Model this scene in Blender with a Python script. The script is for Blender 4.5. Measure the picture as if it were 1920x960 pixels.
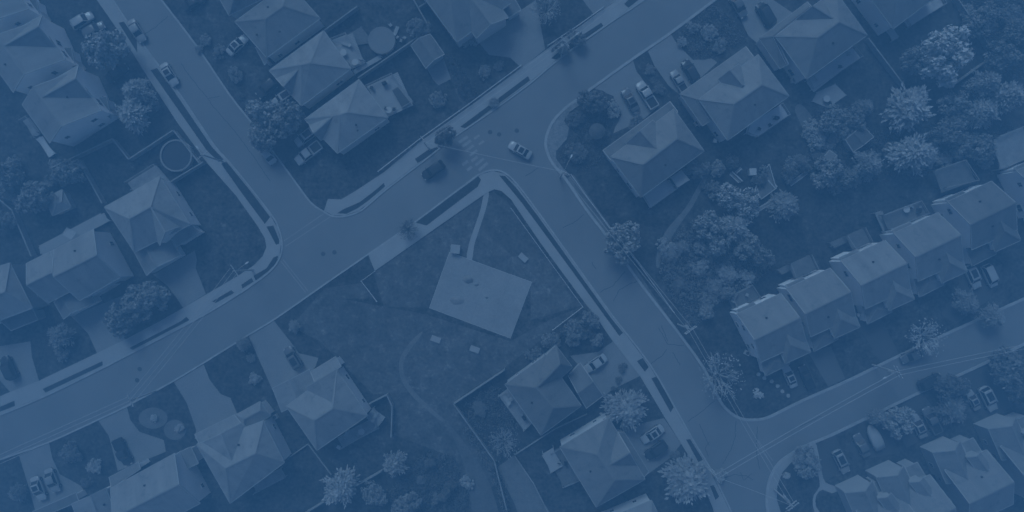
import bpy, bmesh, math, random
from mathutils import Vector, Matrix, geometry
random.seed(7)
scene = bpy.context.scene
for o in list(bpy.data.objects): bpy.data.objects.remove(o)
COL = scene.collection

# ------------------------------------------------------------------ camera, sky, sun, exposure
S, H = 0.1, 120.0                    # metres per photograph pixel on the ground, camera height
cam_d = bpy.data.cameras.new('camera'); cam = bpy.data.objects.new('camera', cam_d); COL.objects.link(cam)
cam.location = (0, 0, H); cam.rotation_euler = (0, 0, 0)
cam_d.sensor_fit = 'HORIZONTAL'; cam_d.angle = 2*math.atan(96.0/H); cam_d.clip_start = 0.5; cam_d.clip_end = 3000
scene.camera = cam
SUN_EL, SUN_AZ = math.radians(43), math.radians(-24)      # azimuth measured from +Y towards +X
world = bpy.data.worlds.new('World'); scene.world = world; world.use_nodes = True
nt = world.node_tree; nt.nodes.clear()
sky = nt.nodes.new('ShaderNodeTexSky'); sky.sky_type = 'NISHITA'; sky.sun_disc = False
sky.sun_elevation = SUN_EL; sky.sun_rotation = SUN_AZ
bg = nt.nodes.new('ShaderNodeBackground'); bg.inputs['Strength'].default_value = 0.125
wo = nt.nodes.new('ShaderNodeOutputWorld')
nt.links.new(sky.outputs[0], bg.inputs['Color']); nt.links.new(bg.outputs[0], wo.inputs['Surface'])
sun_d = bpy.data.lights.new('sun', 'SUN'); sun = bpy.data.objects.new('sun', sun_d); COL.objects.link(sun)
sun_d.energy = 3.1; sun_d.angle = math.radians(28); sun_d.color = (0.445, 0.755, 1.0)
d = Vector((math.sin(SUN_AZ)*math.cos(SUN_EL), math.cos(SUN_AZ)*math.cos(SUN_EL), math.sin(SUN_EL)))
sun.rotation_euler = d.to_track_quat('Z', 'Y').to_euler(); sun.location = d*200
vs = scene.view_settings; vs.view_transform = 'Standard'; vs.look = 'None'; vs.gamma = 1; vs.use_curve_mapping = False
vs.exposure = 0.27
scene.cycles.use_denoising = True; scene.cycles.max_bounces = 4; scene.cycles.volume_bounces = 0

# ------------------------------------------------------------------ helpers
def W(px, py, z=0.0):
    f = S*(H - z)/H
    return Vector(((px - 960)*f, (480 - py)*f, z))
class Z:                              # a magnified window of the photograph: its coordinates -> photograph pixels
    def __init__(s, x0, y0, k): s.x0, s.y0, s.k = x0, y0, k
    def __call__(s, *p): return [(s.x0 + a/s.k, s.y0 + b/s.k) for a, b in p]

MATS = {}
def mat(name, v, var=0.25, sc=0.25, fine=2.5, rough=0.9, bump=0.25, tint=(1, 1, 1), uv=False, spec=0.3, metal=0.0, big=0.0, fleck=0.0):
    if name in MATS: return MATS[name]
    m = bpy.data.materials.new(name); m.use_nodes = True; n = m.node_tree.nodes; l = m.node_tree.links
    b = n['Principled BSDF']; b.inputs['Roughness'].default_value = rough
    b.inputs['Specular IOR Level'].default_value = spec; b.inputs['Metallic'].default_value = metal
    if uv:
        tc = n.new('ShaderNodeTexCoord'); src = tc.outputs['UV']
        mp = n.new('ShaderNodeMapping'); mp.inputs['Scale'].default_value = (1.0, 0.22, 1.0); l.new(src, mp.inputs['Vector'])
        s1 = mp.outputs[0]; s2 = src
    else:
        g = n.new('ShaderNodeNewGeometry'); s1 = s2 = g.outputs['Position']
    n1 = n.new('ShaderNodeTexNoise'); n1.inputs['Scale'].default_value = sc; n1.inputs['Detail'].default_value = 6; n1.inputs['Roughness'].default_value = 0.62; l.new(s1, n1.inputs['Vector'])
    n2 = n.new('ShaderNodeTexNoise'); n2.inputs['Scale'].default_value = fine; n2.inputs['Detail'].default_value = 4; l.new(s2, n2.inputs['Vector'])
    mx = n.new('ShaderNodeMix'); mx.inputs[0].default_value = 0.42; l.new(n1.outputs[0], mx.inputs[2]); l.new(n2.outputs[0], mx.inputs[3])
    mr = n.new('ShaderNodeMapRange'); mr.inputs['From Min'].default_value = 0.32; mr.inputs['From Max'].default_value = 0.68
    mr.inputs['To Min'].default_value = v*(1 - var); mr.inputs['To Max'].default_value = v*(1 + var); l.new(mx.outputs[0], mr.inputs['Value'])
    out = mr.outputs[0]
    if big:
        n3 = n.new('ShaderNodeTexNoise'); n3.inputs['Scale'].default_value = 0.045; n3.inputs['Detail'].default_value = 3; l.new(s2, n3.inputs['Vector'])
        m3 = n.new('ShaderNodeMapRange'); m3.inputs['From Min'].default_value = 0.3; m3.inputs['From Max'].default_value = 0.7
        m3.inputs['To Min'].default_value = 1 - big; m3.inputs['To Max'].default_value = 1 + big; l.new(n3.outputs[0], m3.inputs['Value'])
        mm = n.new('ShaderNodeMath'); mm.operation = 'MULTIPLY'; l.new(out, mm.inputs[0]); l.new(m3.outputs[0], mm.inputs[1]); out = mm.outputs[0]
    if fleck:
        n4 = n.new('ShaderNodeTexNoise'); n4.inputs['Scale'].default_value = 0.55; n4.inputs['Detail'].default_value = 8; n4.inputs['Roughness'].default_value = 0.75; l.new(s2, n4.inputs['Vector'])
        m4 = n.new('ShaderNodeMapRange'); m4.inputs['From Min'].default_value = 0.53; m4.inputs['From Max'].default_value = 0.70
        m4.inputs['To Min'].default_value = 1.0; m4.inputs['To Max'].default_value = 1 + fleck; l.new(n4.outputs[0], m4.inputs['Value'])
        m5 = n.new('ShaderNodeMath'); m5.operation = 'MULTIPLY'; l.new(out, m5.inputs[0]); l.new(m4.outputs[0], m5.inputs[1]); out = m5.outputs[0]
    vm = n.new('ShaderNodeVectorMath'); vm.operation = 'SCALE'; vm.inputs[0].default_value = tint; l.new(out, vm.inputs['Scale'])
    l.new(vm.outputs[0], b.inputs['Base Color'])
    if bump:
        bp = n.new('ShaderNodeBump'); bp.inputs['Strength'].default_value = bump; bp.inputs['Distance'].default_value = 0.06
        l.new(n2.outputs[0], bp.inputs['Height']); l.new(bp.outputs[0], b.inputs['Normal'])
    MATS[name] = m; return m

M_lawn = mat('lawn', 0.046, 0.85, 0.4, 1.6, bump=0.5, big=0.3, fleck=1.1)
M_rough = mat('rough_grass', 0.088, 0.6, 0.4, 1.8, bump=0.6, big=0.25, fleck=1.2)
M_verge = mat('verge_grass', 0.038, 0.5, 0.6, 3.0, bump=0.5, fleck=0.5)
M_shrubbed = mat('planting_bed', 0.05, 0.8, 0.5, 2.0, bump=0.8, fleck=1.6)
M_asph = mat('asphalt', 0.187, 0.13, 0.12, 6.0, bump=0.12, big=0.08)
M_asph2 = mat('dark_asphalt', 0.075, 0.22, 0.2, 6.0, bump=0.15)
M_conc = mat('concrete', 0.30, 0.10, 0.3, 5.0, bump=0.1)
M_drive = mat('driveway_concrete', 0.215, 0.16, 0.25, 4.0, bump=0.12)
M_kerb = mat('kerb_concrete', 0.33, 0.22, 0.6, 4.0, bump=0.1)
M_pav = mat('paver_stone', 0.20, 0.45, 1.0, 5.0, bump=0.4)
M_dirt = mat('dirt', 0.14, 0.35, 0.5, 3.0, bump=0.4)
M_trail = mat('trail_dirt', 0.15, 0.3, 0.5, 3.0, bump=0.4)
M_paint = mat('road_paint', 0.28, 0.28, 0.9, 5.0, bump=0.05)
M_crack = mat('tar_crack', 0.07, 0.3, 0.5, 4.0)
M_iron = mat('cast_iron', 0.06, 0.3, 1.0, 6.0, rough=0.6)
M_trim = mat('white_trim', 0.50, 0.1, 0.5, 3.0, rough=0.6, bump=0)
M_gut = mat('gutter_metal', 0.32, 0.15, 0.5, 3.0, rough=0.6, bump=0)
M_side = mat('pale_siding', 0.40, 0.08, 0.3, 3.0, rough=0.8, bump=0.1)
M_brick = mat('dark_brick', 0.13, 0.25, 1.2, 7.0, bump=0.3)
M_glass = mat('window_glass', 0.02, 0.2, 0.5, 1.0, rough=0.12, bump=0, spec=0.6)
M_wood = mat('weathered_wood', 0.25, 0.3, 0.8, 6.0, bump=0.2)
M_wood2 = mat('dark_wood', 0.145, 0.3, 0.8, 6.0, bump=0.2)
M_bark = mat('bark', 0.09, 0.3, 1.5, 8.0, bump=0.5)
M_tyre = mat('tyre_rubber', 0.02, 0.2, 2.0, 8.0)
M_rim = mat('wheel_rim', 0.3, 0.1, 2.0, 8.0, rough=0.4, metal=0.6)
M_lampg = mat('lamp_glass', 0.35, 0.1, 2.0, 8.0, rough=0.2)
M_red = mat('tail_lamp', 0.07, 0.1, 2.0, 8.0, rough=0.2)
M_water = mat('pool_water', 0.05, 0.15, 0.6, 3.0, rough=0.08, bump=0.1, spec=0.5)
M_cover = mat('pool_cover', 0.17, 0.08, 0.4, 3.0, rough=0.6)
M_pole = mat('pole_wood', 0.36, 0.2, 0.8, 5.0)
M_cable = mat('cable', 0.36, 0.1, 0.5, 3.0, rough=0.5, bump=0)
M_canvas = mat('canvas', 0.30, 0.08, 0.6, 3.0)
M_black = mat('black_plastic', 0.025, 0.2, 1.0, 4.0, rough=0.5)
def roofmat(v):
    v *= 0.97
    return mat('shingle_roof_%02d' % round(v*100), v, 0.26, 0.55, 7.0, rough=0.85, bump=0.25, uv=True, fleck=-0.38)
def wallmat(v): return mat('siding_%02d' % round(v*100), min(v*1.8, .8), 0.08, 0.3, 3.0, rough=0.8, bump=0.1)
def paint(v): return mat('car_paint_%02d' % round(v*100), v, 0.04, 0.5, 3.0, rough=0.22, bump=0, spec=0.5)
def leafmat(v): return mat('foliage_%03d' % round(v*1000), v, 0.28, 0.7, 3.5, rough=0.75, bump=0)

def mesh(name, verts, faces, m=None, parent=None, smooth=False):
    me = bpy.data.meshes.new(name); me.from_pydata([tuple(v) for v in verts], [], faces); me.update()
    if m: me.materials.append(m)
    if smooth: me.polygons.foreach_set('use_smooth', [True]*len(me.polygons))
    o = bpy.data.objects.new(name, me); COL.objects.link(o)
    if parent: o.parent = parent
    return o
class MB:
    def __init__(s): s.v, s.f = [], []
    def add(s, vs, fs):
        n = len(s.v); s.v += [tuple(v) for v in vs]; s.f += [tuple(i + n for i in f) for f in fs]
    def box(s, c, sz, rz=0.0):
        x, y, z = (k/2 for k in sz); ca, sa = math.cos(rz), math.sin(rz)
        vs = [(c[0] + a*ca - b*sa, c[1] + a*sa + b*ca, c[2] + e) for e in (-z, z) for a, b in ((-x, -y), (x, -y), (x, y), (-x, y))]
        s.add(vs, [(3, 2, 1, 0), (4, 5, 6, 7), (0, 1, 5, 4), (1, 2, 6, 5), (2, 3, 7, 6), (3, 0, 4, 7)])
    def beam(s, a, b, w, h):
        a, b = Vector(a), Vector(b); t = b - a
        if t.length < 1e-4: return
        t.normalize(); u = t.cross(Vector((0, 0, 1)))
        if u.length < 1e-3: u = Vector((1, 0, 0))
        u.normalize(); n = u.cross(t); u, n = u*w/2, n*h/2
        s.add([a-u-n, a+u-n, a+u+n, a-u+n, b-u-n, b+u-n, b+u+n, b-u+n], [(0, 1, 2, 3), (7, 6, 5, 4), (4, 5, 1, 0), (5, 6, 2, 1), (6, 7, 3, 2), (7, 4, 0, 3)])
    def tube(s, pts, rs, n=8):
        pts = [Vector(p) for p in pts]; rings = []
        for i, p in enumerate(pts):
            t = (pts[min(i+1, len(pts)-1)] - pts[max(i-1, 0)]).normalized(); u = t.cross(Vector((0.13, 0.31, 0.94)))
            if u.length < 1e-3: u = Vector((1, 0, 0))
            u.normalize(); w = t.cross(u)
            rings.append([p + (u*math.cos(k*6.28318/n) + w*math.sin(k*6.28318/n))*rs[i] for k in range(n)])
        vs = [v for r in rings for v in r]; fs = []
        for i in range(len(pts)-1):
            for k in range(n): fs.append((i*n+k, i*n+(k+1) % n, (i+1)*n+(k+1) % n, (i+1)*n+k))
        fs.append(tuple(range(n-1, -1, -1))); fs.append(tuple(range((len(pts)-1)*n, len(pts)*n)))
        s.add(vs, fs)
    def prism(s, poly, z0, z1):
        poly = [(p[0], p[1]) for p in poly]
        if sum(poly[i-1][0]*p[1] - p[0]*poly[i-1][1] for i, p in enumerate(poly)) < 0: poly.reverse()
        n = len(poly); vs = [(x, y, z1) for x, y in poly] + [(x, y, z0) for x, y in poly]
        tris = geometry.tessellate_polygon([[Vector((x, y, 0)) for x, y in poly]])
        fs = []
        for t in tris:
            a, b, c = (Vector(poly[i]) for i in t)
            fs.append(tuple(t) if (b-a).cross(c-a) > 0 else tuple(reversed(t)))
        for i in range(n): j = (i+1) % n; fs.append((i, n+i, n+j, j))
        s.add(vs, fs)
    def build(s, name, m=None, parent=None, smooth=False): return mesh(name, s.v, s.f, m, parent, smooth)
def tag(o, label, cat, group=None):
    o['label'] = label; o['category'] = cat
    if group: o['group'] = group
    return o
def empty(name, loc=(0, 0, 0), rz=0.0):
    o = bpy.data.objects.new(name, None); o.empty_display_size = 0.3; COL.objects.link(o); o.location = loc; o.rotation_euler = (0, 0, rz); return o
def copy_tree(o, parent=None):
    c = o.copy(); COL.objects.link(c)
    if parent: c.parent = parent
    for ch in list(o.children): copy_tree(ch, c)
    return c
def structure(o): o['kind'] = 'structure'; return o
def smoothline(p, n=4, closed=False):
    out = []; L = len(p)
    for i in range(L if closed else L-1):
        a, b, c, e = (p[(i-1) % L] if closed or i else p[0]), p[i], p[(i+1) % L], (p[(i+2) % L] if closed or i+2 < L else p[-1])
        for k in range(n):
            t = k/n
            out.append(tuple(0.5*(2*b[j] + (c[j]-a[j])*t + (2*a[j]-5*b[j]+4*c[j]-e[j])*t*t + (3*b[j]-a[j]-3*c[j]+e[j])*t**3) for j in (0, 1)))
    if not closed: out.append(p[-1])
    return out
def slab(name, pts, z, m, z0=-0.05, parent=None):
    b = MB(); b.prism([W(*p) for p in pts], z0, z); o = b.build(name, m, parent)
    return o if parent else structure(o)
def ribbon(name, pts, w, z, m, parent=None, z0=None, wend=None):
    P = [W(*p) for p in pts]; L, R = [], []
    for i, p in enumerate(P):
        t = (P[min(i+1, len(P)-1)] - P[max(i-1, 0)]).normalized(); n = Vector((-t.y, t.x, 0))
        ww = w if wend is None else w + (wend - w)*i/(len(P)-1)
        L.append(p + n*ww/2); R.append(p - n*ww/2)
    v = []; f = []; n = len(P)
    if z0 is None:
        for a, b in zip(L, R): v += [(a.x, a.y, z), (b.x, b.y, z)]
        f = [(2*i+1, 2*i+3, 2*i+2, 2*i) for i in range(n-1)]
    else:
        for a, b in zip(L, R): v += [(a.x, a.y, z), (b.x, b.y, z), (a.x, a.y, z0), (b.x, b.y, z0)]
        for i in range(n-1):
            a, b = 4*i, 4*i+4
            f += [(a+1, b+1, b, a), (a, b, b+2, a+2), (b+1, a+1, a+3, b+3)]
        f += [(0, 2, 3, 1), (4*n-4, 4*n-3, 4*n-1, 4*n-2)]
    return mesh(name, v, f, m, parent)

# ------------------------------------------------------------------ the setting
g = structure(mesh('ground', [(-260, -180, 0), (260, -180, 0), (260, 180, 0), (-260, 180, 0)], [(0, 1, 2, 3)], M_lawn))
B_left = [(167, -60), (212, 0), (260, 72), (328, 163), (400, 270), (433, 307), (507, 400), (522, 427), (529, 455), (526, 480), (510, 505), (477, 531), (440, 556), (364, 601), (247, 662), (193, 690), (86, 742), (0, 778), (-70, 805)]
A_low = [(-70, 892), (0, 862), (92, 829), (184, 787), (238, 761), (326, 714), (400, 669), (466, 628), (517, 597), (613, 530), (690, 477), (780, 415), (880, 340), (903, 325), (924, 319), (946, 324), (970, 346), (1010, 399), (1073, 487), (1147, 590), (1219, 684), (1266, 765), (1297, 821), (1331, 877), (1357, 930), (1372, 962), (1400, 1030)]
D_low = [(1450, 1030), (1440, 962), (1437, 940), (1441, 905), (1454, 876), (1472, 858), (1510, 836), (1562, 814), (1655, 769), (1730, 733), (1831, 688), (1920, 645), (1990, 612)]
C_right = [(1990, 530), (1920, 560), (1820, 605), (1685, 667), (1595, 711), (1502, 752), (1450, 778), (1427, 786), (1401, 787), (1382, 782), (1364, 769), (1349, 750), (1319, 690), (1262, 611), (1207, 540), (1173, 493), (1130, 433), (1097, 390), (1060, 335), (1037, 308), (1026, 285), (1023, 268), (1027, 248), (1038, 226), (1060, 203), (1087, 183), (1113, 163), (1187, 110), (1257, 62), (1340, 0), (1430, -66)]
A_up = [(1295, -66), (1207, 0), (1133, 50), (1043, 115), (993, 157), (920, 210), (850, 258), (807, 292), (727, 353), (693, 382), (673, 397), (645, 406), (623, 405), (606, 396), (583, 380), (553, 340), (507, 277), (472, 230), (430, 177), (370, 88), (303, 0), (258, -60)]
road_poly = B_left + A_low + D_low + C_right + A_up
road = structure(mesh('road', *[x for x in (lambda b: (b.prism([W(*p) for p in road_poly], -0.05, 0.004), (b.v, b.f))[1])(MB())], M_asph))
for ln in (B_left, A_low, D_low, C_right, A_up):
    structure(ribbon('kerb', smoothline(ln, 3), 0.30 if ln not in (C_right, D_low) else 0.5, 0.13, M_kerb, z0=-0.05))
# pavements (raised slabs) with grass verges let into them
def curbside(line, off):               # the kerb line pushed away from the road by off px
    out = []
    for i, p in enumerate(line):
        a, b = line[max(i-1, 0)], line[min(i+1, len(line)-1)]; L = math.hypot(b[0]-a[0], b[1]-a[1])
        out.append((p[0] - (b[1]-a[1])/L*off*-1, p[1] + (b[0]-a[0])/L*off*-1))
    return out
pv1_in = [(140, -60), (182, 0), (230, 69), (279, 147), (333, 230), (390, 307), (443, 367), (483, 423), (497, 447), (500, 463), (493, 480), (477, 497), (447, 517), (387, 552), (304, 600), (236, 636), (182, 662), (73, 714), (19, 735), (-70, 772)]
slab('pavement', pv1_in + [(-70, 803), (0, 776.5), (86, 740.5), (193, 688.5), (247, 660.5), (364, 599.5), (440, 554.5), (477, 529.5), (509, 504), (524.5, 479.5), (527.5, 455), (520.5, 427.5), (505.5, 401), (431.5, 308), (398.5, 271), (326.5, 164), (258.5, 73), (210.5, 1), (165.5, -60)], 0.118, M_conc)
pv2 = [(615, 373), (640, 374), (667, 358), (720, 323), (787, 267), (880, 200), (977, 128), (1040, 82), (1087, 50), (1157, 0), (1240, -66)]
slab('pavement', pv2 + [(1293.5, -66), (1205.5, -1), (1131.5, 48.7), (1041.6, 113.5), (991.5, 155.5), (918.5, 208.5), (848.5, 256.5), (805.5, 290.5), (725.5, 351.5), (692, 380.3), (672.3, 395.3), (645, 404.3), (624, 403.5), (608, 395)], 0.118, M_conc)
pv3_in = [(703, 508), (757, 470), (913, 361), (927, 355), (940, 358), (958, 374), (1013, 455), (1093, 563), (1123, 602), (1147, 637), (1200, 705), (1247, 784), (1282, 840), (1305, 876), (1335, 949), (1360, 1030)]
slab('pavement', [(691, 478)] + pv3_in + [(1398, 1030), (1370, 962), (1355.3, 931), (1329.4, 878), (1295.4, 822), (1264.4, 766), (1217.4, 685), (1145.4, 591), (1071.4, 488), (1008.4, 400), (968.8, 347.4), (945.3, 325.6), (924, 320.8), (903.8, 326.5), (881, 341.5), (781, 416.5)], 0.118, M_conc)
slab('pavement', [(1441, 962), (1438.6, 940), (1442.6, 905.6), (1455.5, 877), (1473, 859.3), (1510.6, 837.6), (1529, 830), (1529, 836), (1510, 848), (1482, 868), (1466, 886), (1457, 911), (1456, 935), (1464, 962), (1475, 1030), (1452, 1030)], 0.118, M_conc)
slab('paved_corner', [(1086, 186), (1061, 206), (1040, 228), (1029, 249), (1025, 268), (1028, 284), (1039, 307), (1057, 327), (1066, 330), (1057, 317), (1042, 297), (1043, 283), (1063, 260), (1067, 240), (1057, 227), (1068, 210), (1088, 196)], 0.118, M_pav)
slab('gravel_shoulder', [(1062, 335), (1075, 327), (1141, 420), (1178, 482), (1210, 530), (1246, 585), (1208, 538.5), (1174.5, 491.5), (1131.5, 431.5), (1098.5, 388.5)], 0.05, M_dirt)
for pts in ([(223, 43), (233, 41), (257, 76), (258, 99)], [(283, 132), (295, 128), (326, 170), (398, 276), (420, 299), (411, 304), (388, 282)],
            [(415, 307), (425, 303), (470, 358), (507, 407), (497, 420), (453, 361)], [(500, 425), (513, 423), (524, 450), (524, 457), (518, 459)],
            [(476, 517), (500, 503), (513, 483), (522, 479), (519, 492), (505, 507), (480, 526)], [(453, 534), (472, 521), (476, 528), (455, 541)],
            [(398, 565), (434, 544), (440, 549), (405, 568)], [(244, 652), (340, 602), (350, 594), (356, 600), (249, 656)], [(81, 729), (193, 677), (193, 685), (86, 736)], [(0, 763), (28, 751), (29, 761), (0, 772)],
            [(632, 400), (645, 392), (675, 379), (705, 356), (720, 343), (722, 350), (690, 377), (670, 391), (650, 401)],
            [(778, 298), (803, 281), (820, 276), (824, 281), (783, 306)], [(863, 238), (990, 143), (994, 151), (873, 241)],
            [(1033, 110), (1060, 87), (1127, 43), (1131, 49), (1043, 112)], [(1170, 8), (1180, -2), (1200, -2), (1178, 15)],
            [(778, 417), (880, 343), (897, 331), (902, 337), (896, 350), (800, 423)],
            [(936, 329), (947, 330), (967, 351), (1007, 403), (1070, 491), (1144, 594), (1168, 624), (1161, 630), (1071, 506), (1021, 438), (978, 380)],
            [(1194, 677), (1205, 671), (1216, 688), (1209, 697)], [(1221, 709), (1231, 706), (1263, 763), (1257, 773)], [(1286, 824), (1294, 823), (1318, 862), (1309, 866)], [(1331, 911), (1338, 909), (1348, 931), (1341, 937)]):
    slab('verge', pts, 0.124, M_verge, z0=0.1)
# driveways, paths, beds
for pts in ([(287, 515), (365, 470), (369, 486), (367, 503), (386, 551), (343, 577), (330, 557), (313, 535)], [(133, 593), (233, 553), (215, 590), (203, 618), (236, 636), (182, 662), (165, 625)],
            [(-60, 640), (0, 649), (57, 640), (60, 670), (73, 714), (19, 735), (-20, 690)], [(36, 855), (92, 830), (98, 859), (112, 889), (152, 911), (160, 925), (66, 957), (50, 900)],
            [(184, 788), (238, 763), (244, 787), (262, 810), (307, 825), (311, 847), (221, 883), (204, 817)], [(326, 716), (382, 683), (393, 712), (414, 739), (432, 746), (445, 776), (365, 824), (368, 806), (350, 755)],
            [(466, 629), (513, 601), (545, 641), (560, 662), (597, 671), (585, 705), (513, 736)], [(898, 80), (975, 20), (1005, 0), (1022, 92), (978, 128), (957, 108), (917, 103)], [(1060, -60), (1093, 0), (1113, 27), (1157, 0), (1210, -50)],
            [(1112, 165), (1187, 113), (1193, 133), (1213, 160), (1237, 197), (1205, 225), (1150, 250), (1160, 215), (1150, 180)], [(1215, 96), (1257, 63), (1280, 93), (1300, 113), (1330, 107), (1345, 117), (1277, 180), (1253, 160), (1227, 123)],
            [(1340, -50), (1365, 0), (1387, 33), (1403, 67), (1425, 85), (1495, 30), (1450, 0), (1420, -50)], [(1069, 667), (1121, 660), (1151, 639), (1200, 705), (1147, 731), (1131, 745), (1089, 690)],
            [(1170, 812), (1207, 793), (1245, 784), (1277, 832), (1256, 859), (1215, 889)]):
    slab('driveway', pts, 0.012, M_drive)
for pts in ([(1465, 695), (1510, 672), (1531, 723), (1488, 748)], [(1604, 604), (1652, 598), (1686, 664), (1652, 680)],
            [(1805, 520), (1880, 495), (1856, 560), (1793, 608), (1765, 590)], [(1530, 835), (1566, 817), (1580, 845), (1600, 868), (1545, 905), (1538, 880)], [(1612, 793), (1652, 776), (1688, 850), (1610, 862), (1590, 840)], [(1690, 760), (1730, 737), (1775, 800), (1700, 840), (1680, 800)], [(1800, 706), (1850, 686), (1900, 760), (1850, 790), (1815, 750)]):
    slab('driveway', pts, 0.012, M_asph2)
for pts in ([(1515, 660), (1558, 650), (1585, 710), (1553, 725)],): slab('driveway', pts, 0.012, mat('worn_asphalt', 0.11, 0.2, 0.2, 6.0))
slab('garden_path', smoothline([(917, 362), (910, 395), (898, 432), (889, 460), (885, 487), (875, 484), (880, 455), (889, 428), (901, 392), (908, 362)], 3, True), 0.016, M_conc)
slab('concrete_pad', [(843, 473), (997, 529), (957, 634), (805, 577)], 0.12, mat('pad_concrete', 0.262, 0.2, 0.12, 3.0, bump=0.1))
pad = bpy.data.objects['concrete_pad']
for t in (0.25, 0.5, 0.75):
    ribbon('joint', [(843 + 154*t, 473 + 56*t), (805 + 152*t, 577 + 57*t)], 0.05, 0.1245, M_drive, pad)
for t in (0.33, 0.66): ribbon('joint', [(843 - 38*t, 473 + 104*t), (997 - 40*t, 529 + 105*t)], 0.05, 0.1245, M_drive, pad)
structure(ribbon('pad_edging', [(843, 473), (997, 529), (957, 634), (805, 577), (843, 473)], 0.14, 0.135, M_kerb, z0=0.0))
slab('walkway', smoothline([(1524, 834), (1531, 834), (1540, 880), (1548, 905), (1575, 915), (1560, 925), (1542, 918), (1530, 930), (1530, 950), (1540, 965), (1532, 970), (1524, 948), (1526, 928), (1537, 912), (1533, 885)], 2, True), 0.016, M_conc)
slab('gravel_plot', [(931, 877), (964, 853), (1032, 962), (1060, 1020), (990, 1020), (965, 945)], 0.014, mat('pale_gravel', 0.15, 0.3, 0.8, 4.0, bump=0.5))
slab('field_path', smoothline([(792, 622), (786, 634), (770, 655), (757, 678), (759, 706), (778, 735), (808, 765), (835, 788), (831, 792), (798, 767), (766, 735), (750, 705), (749, 676), (762, 650), (781, 629)], 3, True), 0.008, M_trail)
slab('field_path', smoothline([(835, 788), (855, 810), (885, 850), (915, 900), (935, 960), (940, 1000), (875, 1000), (880, 940), (872, 880), (855, 830), (840, 805)], 3, True), 0.008, mat('worn_grass', 0.105, 0.35, 0.4, 2.5, bump=0.4))
slab('field_path', smoothline([(1333, 318), (1318, 350), (1300, 385), (1272, 425), (1245, 470), (1236, 500), (1230, 498), (1234, 465), (1252, 428), (1285, 390), (1308, 350), (1328, 316)], 3, True), 0.008, M_trail)
slab('rough_field', [(640, 560), (800, 590), (957, 640), (1030, 600), (1090, 575), (1050, 610), (945, 690), (852, 754), (915, 850), (940, 900), (900, 930), (830, 850), (738, 815), (728, 737), (700, 740), (600, 640), (545, 612), (610, 540), (680, 530), (705, 560)], 0.004, M_rough)
slab('rough_field', [(700, 512), (913, 364), (925, 360), (950, 376), (1090, 573), (995, 600), (995, 527), (843, 471), (803, 577), (720, 575)], 0.004, M_rough)
slab('back_yard', [(1240, 330), (1340, 290), (1420, 300), (1500, 260), (1560, 330), (1400, 450), (1300, 560), (1225, 500)], 0.003, M_lawn)
slab('planting_bed', smoothline([(1258, 64), (1300, 30), (1342, 2), (1362, 20), (1385, 55), (1402, 78), (1370, 95), (1340, 108), (1302, 112), (1282, 90)], 2, True), 0.02, M_shrubbed)
slab('planting_bed', smoothline([(1190, 112), (1208, 101), (1225, 125), (1245, 160), (1262, 185), (1250, 195), (1225, 160), (1197, 132)], 2, True), 0.02, M_shrubbed)
slab('planting_bed', smoothline([(1090, 195), (1112, 166), (1148, 182), (1165, 215), (1150, 245), (1150, 285), (1100, 330), (1060, 316), (1045, 298), (1048, 284), (1066, 262), (1070, 240), (1062, 228), (1072, 212)], 2, True), 0.02, M_shrubbed)
slab('mulch_ring', [(287 + 27*math.cos(a/3), 784 + 20*math.sin(a/3)) for a in range(19)], 0.01, M_dirt)
slab('mulch_ring', [(328 + 21*math.cos(a/3), 806 + 19*math.sin(a/3)) for a in range(19)], 0.01, M_dirt)
slab('worn_yard', smoothline([(1500, 195), (1520, 215), (1535, 250), (1540, 285), (1525, 300), (1515, 265), (1500, 230), (1490, 205)], 3, True), 0.007, M_dirt)
slab('front_garden', smoothline([(372, 60), (410, 40), (440, 55), (430, 90), (425, 130), (440, 160), (470, 175), (465, 205), (430, 165), (395, 112)], 2, True), 0.006, M_shrubbed)
slab('planting_bed', [(838, 128), (862, 190), (880, 198), (893, 180), (850, 110), (830, 105)], 0.012, M_rough)
slab('garden_drive', [(800, 128), (833, 107), (852, 145), (822, 160), (812, 150)], 0.01, M_drive)
# road markings, patches and cracks: parts of the road
q = Z(820, 200, 7.383)
for x, y, L, w, a in ((360, 455, 150, 40, 35), (405, 510, 145, 38, 35), (545, 420, 90, 30, 35), (610, 500, 85, 30, 38), (450, 575, 140, 34, 38), (500, 640, 130, 34, 38), (385, 780, 95, 40, 35), (445, 855, 85, 40, 38), (515, 725, 110, 40, 35), (585, 765, 150, 36, 40), (635, 830, 160, 40, 40)):
    (c,) = q((x, y)); dx, dy = math.cos(math.radians(a))*L/2/7.383, -math.sin(math.radians(a))*L/2/7.383
    ribbon('crosswalk_bar', [(c[0]-dx, c[1]-dy), (c[0]+dx, c[1]+dy)], w/73.83, 0.009, M_paint, road)
for a, b in (((608, 400), (532, 452)), ((620, 406), (535, 462)), ((531, 487), (577, 545)), ((527, 490), (573, 548)), ((1418, 830), (1445, 868)), ((1422, 826), (1449, 864))):
    ribbon('stop_line', [a, b], 0.14, 0.009, M_paint, road)
def crack(pts, w=0.10):
    p = []
    for (a, b), (c, e) in zip(pts[:-1], pts[1:]):
        n = max(2, int(math.hypot(c-a, e-b)/4))
        for k in range(n): p.append((a+(c-a)*k/n + random.uniform(-.8, .8), b+(e-b)*k/n + random.uniform(-.8, .8)))
    p.append(pts[-1]); ribbon('crack', p, w, 0.008, M_crack, road)
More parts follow.
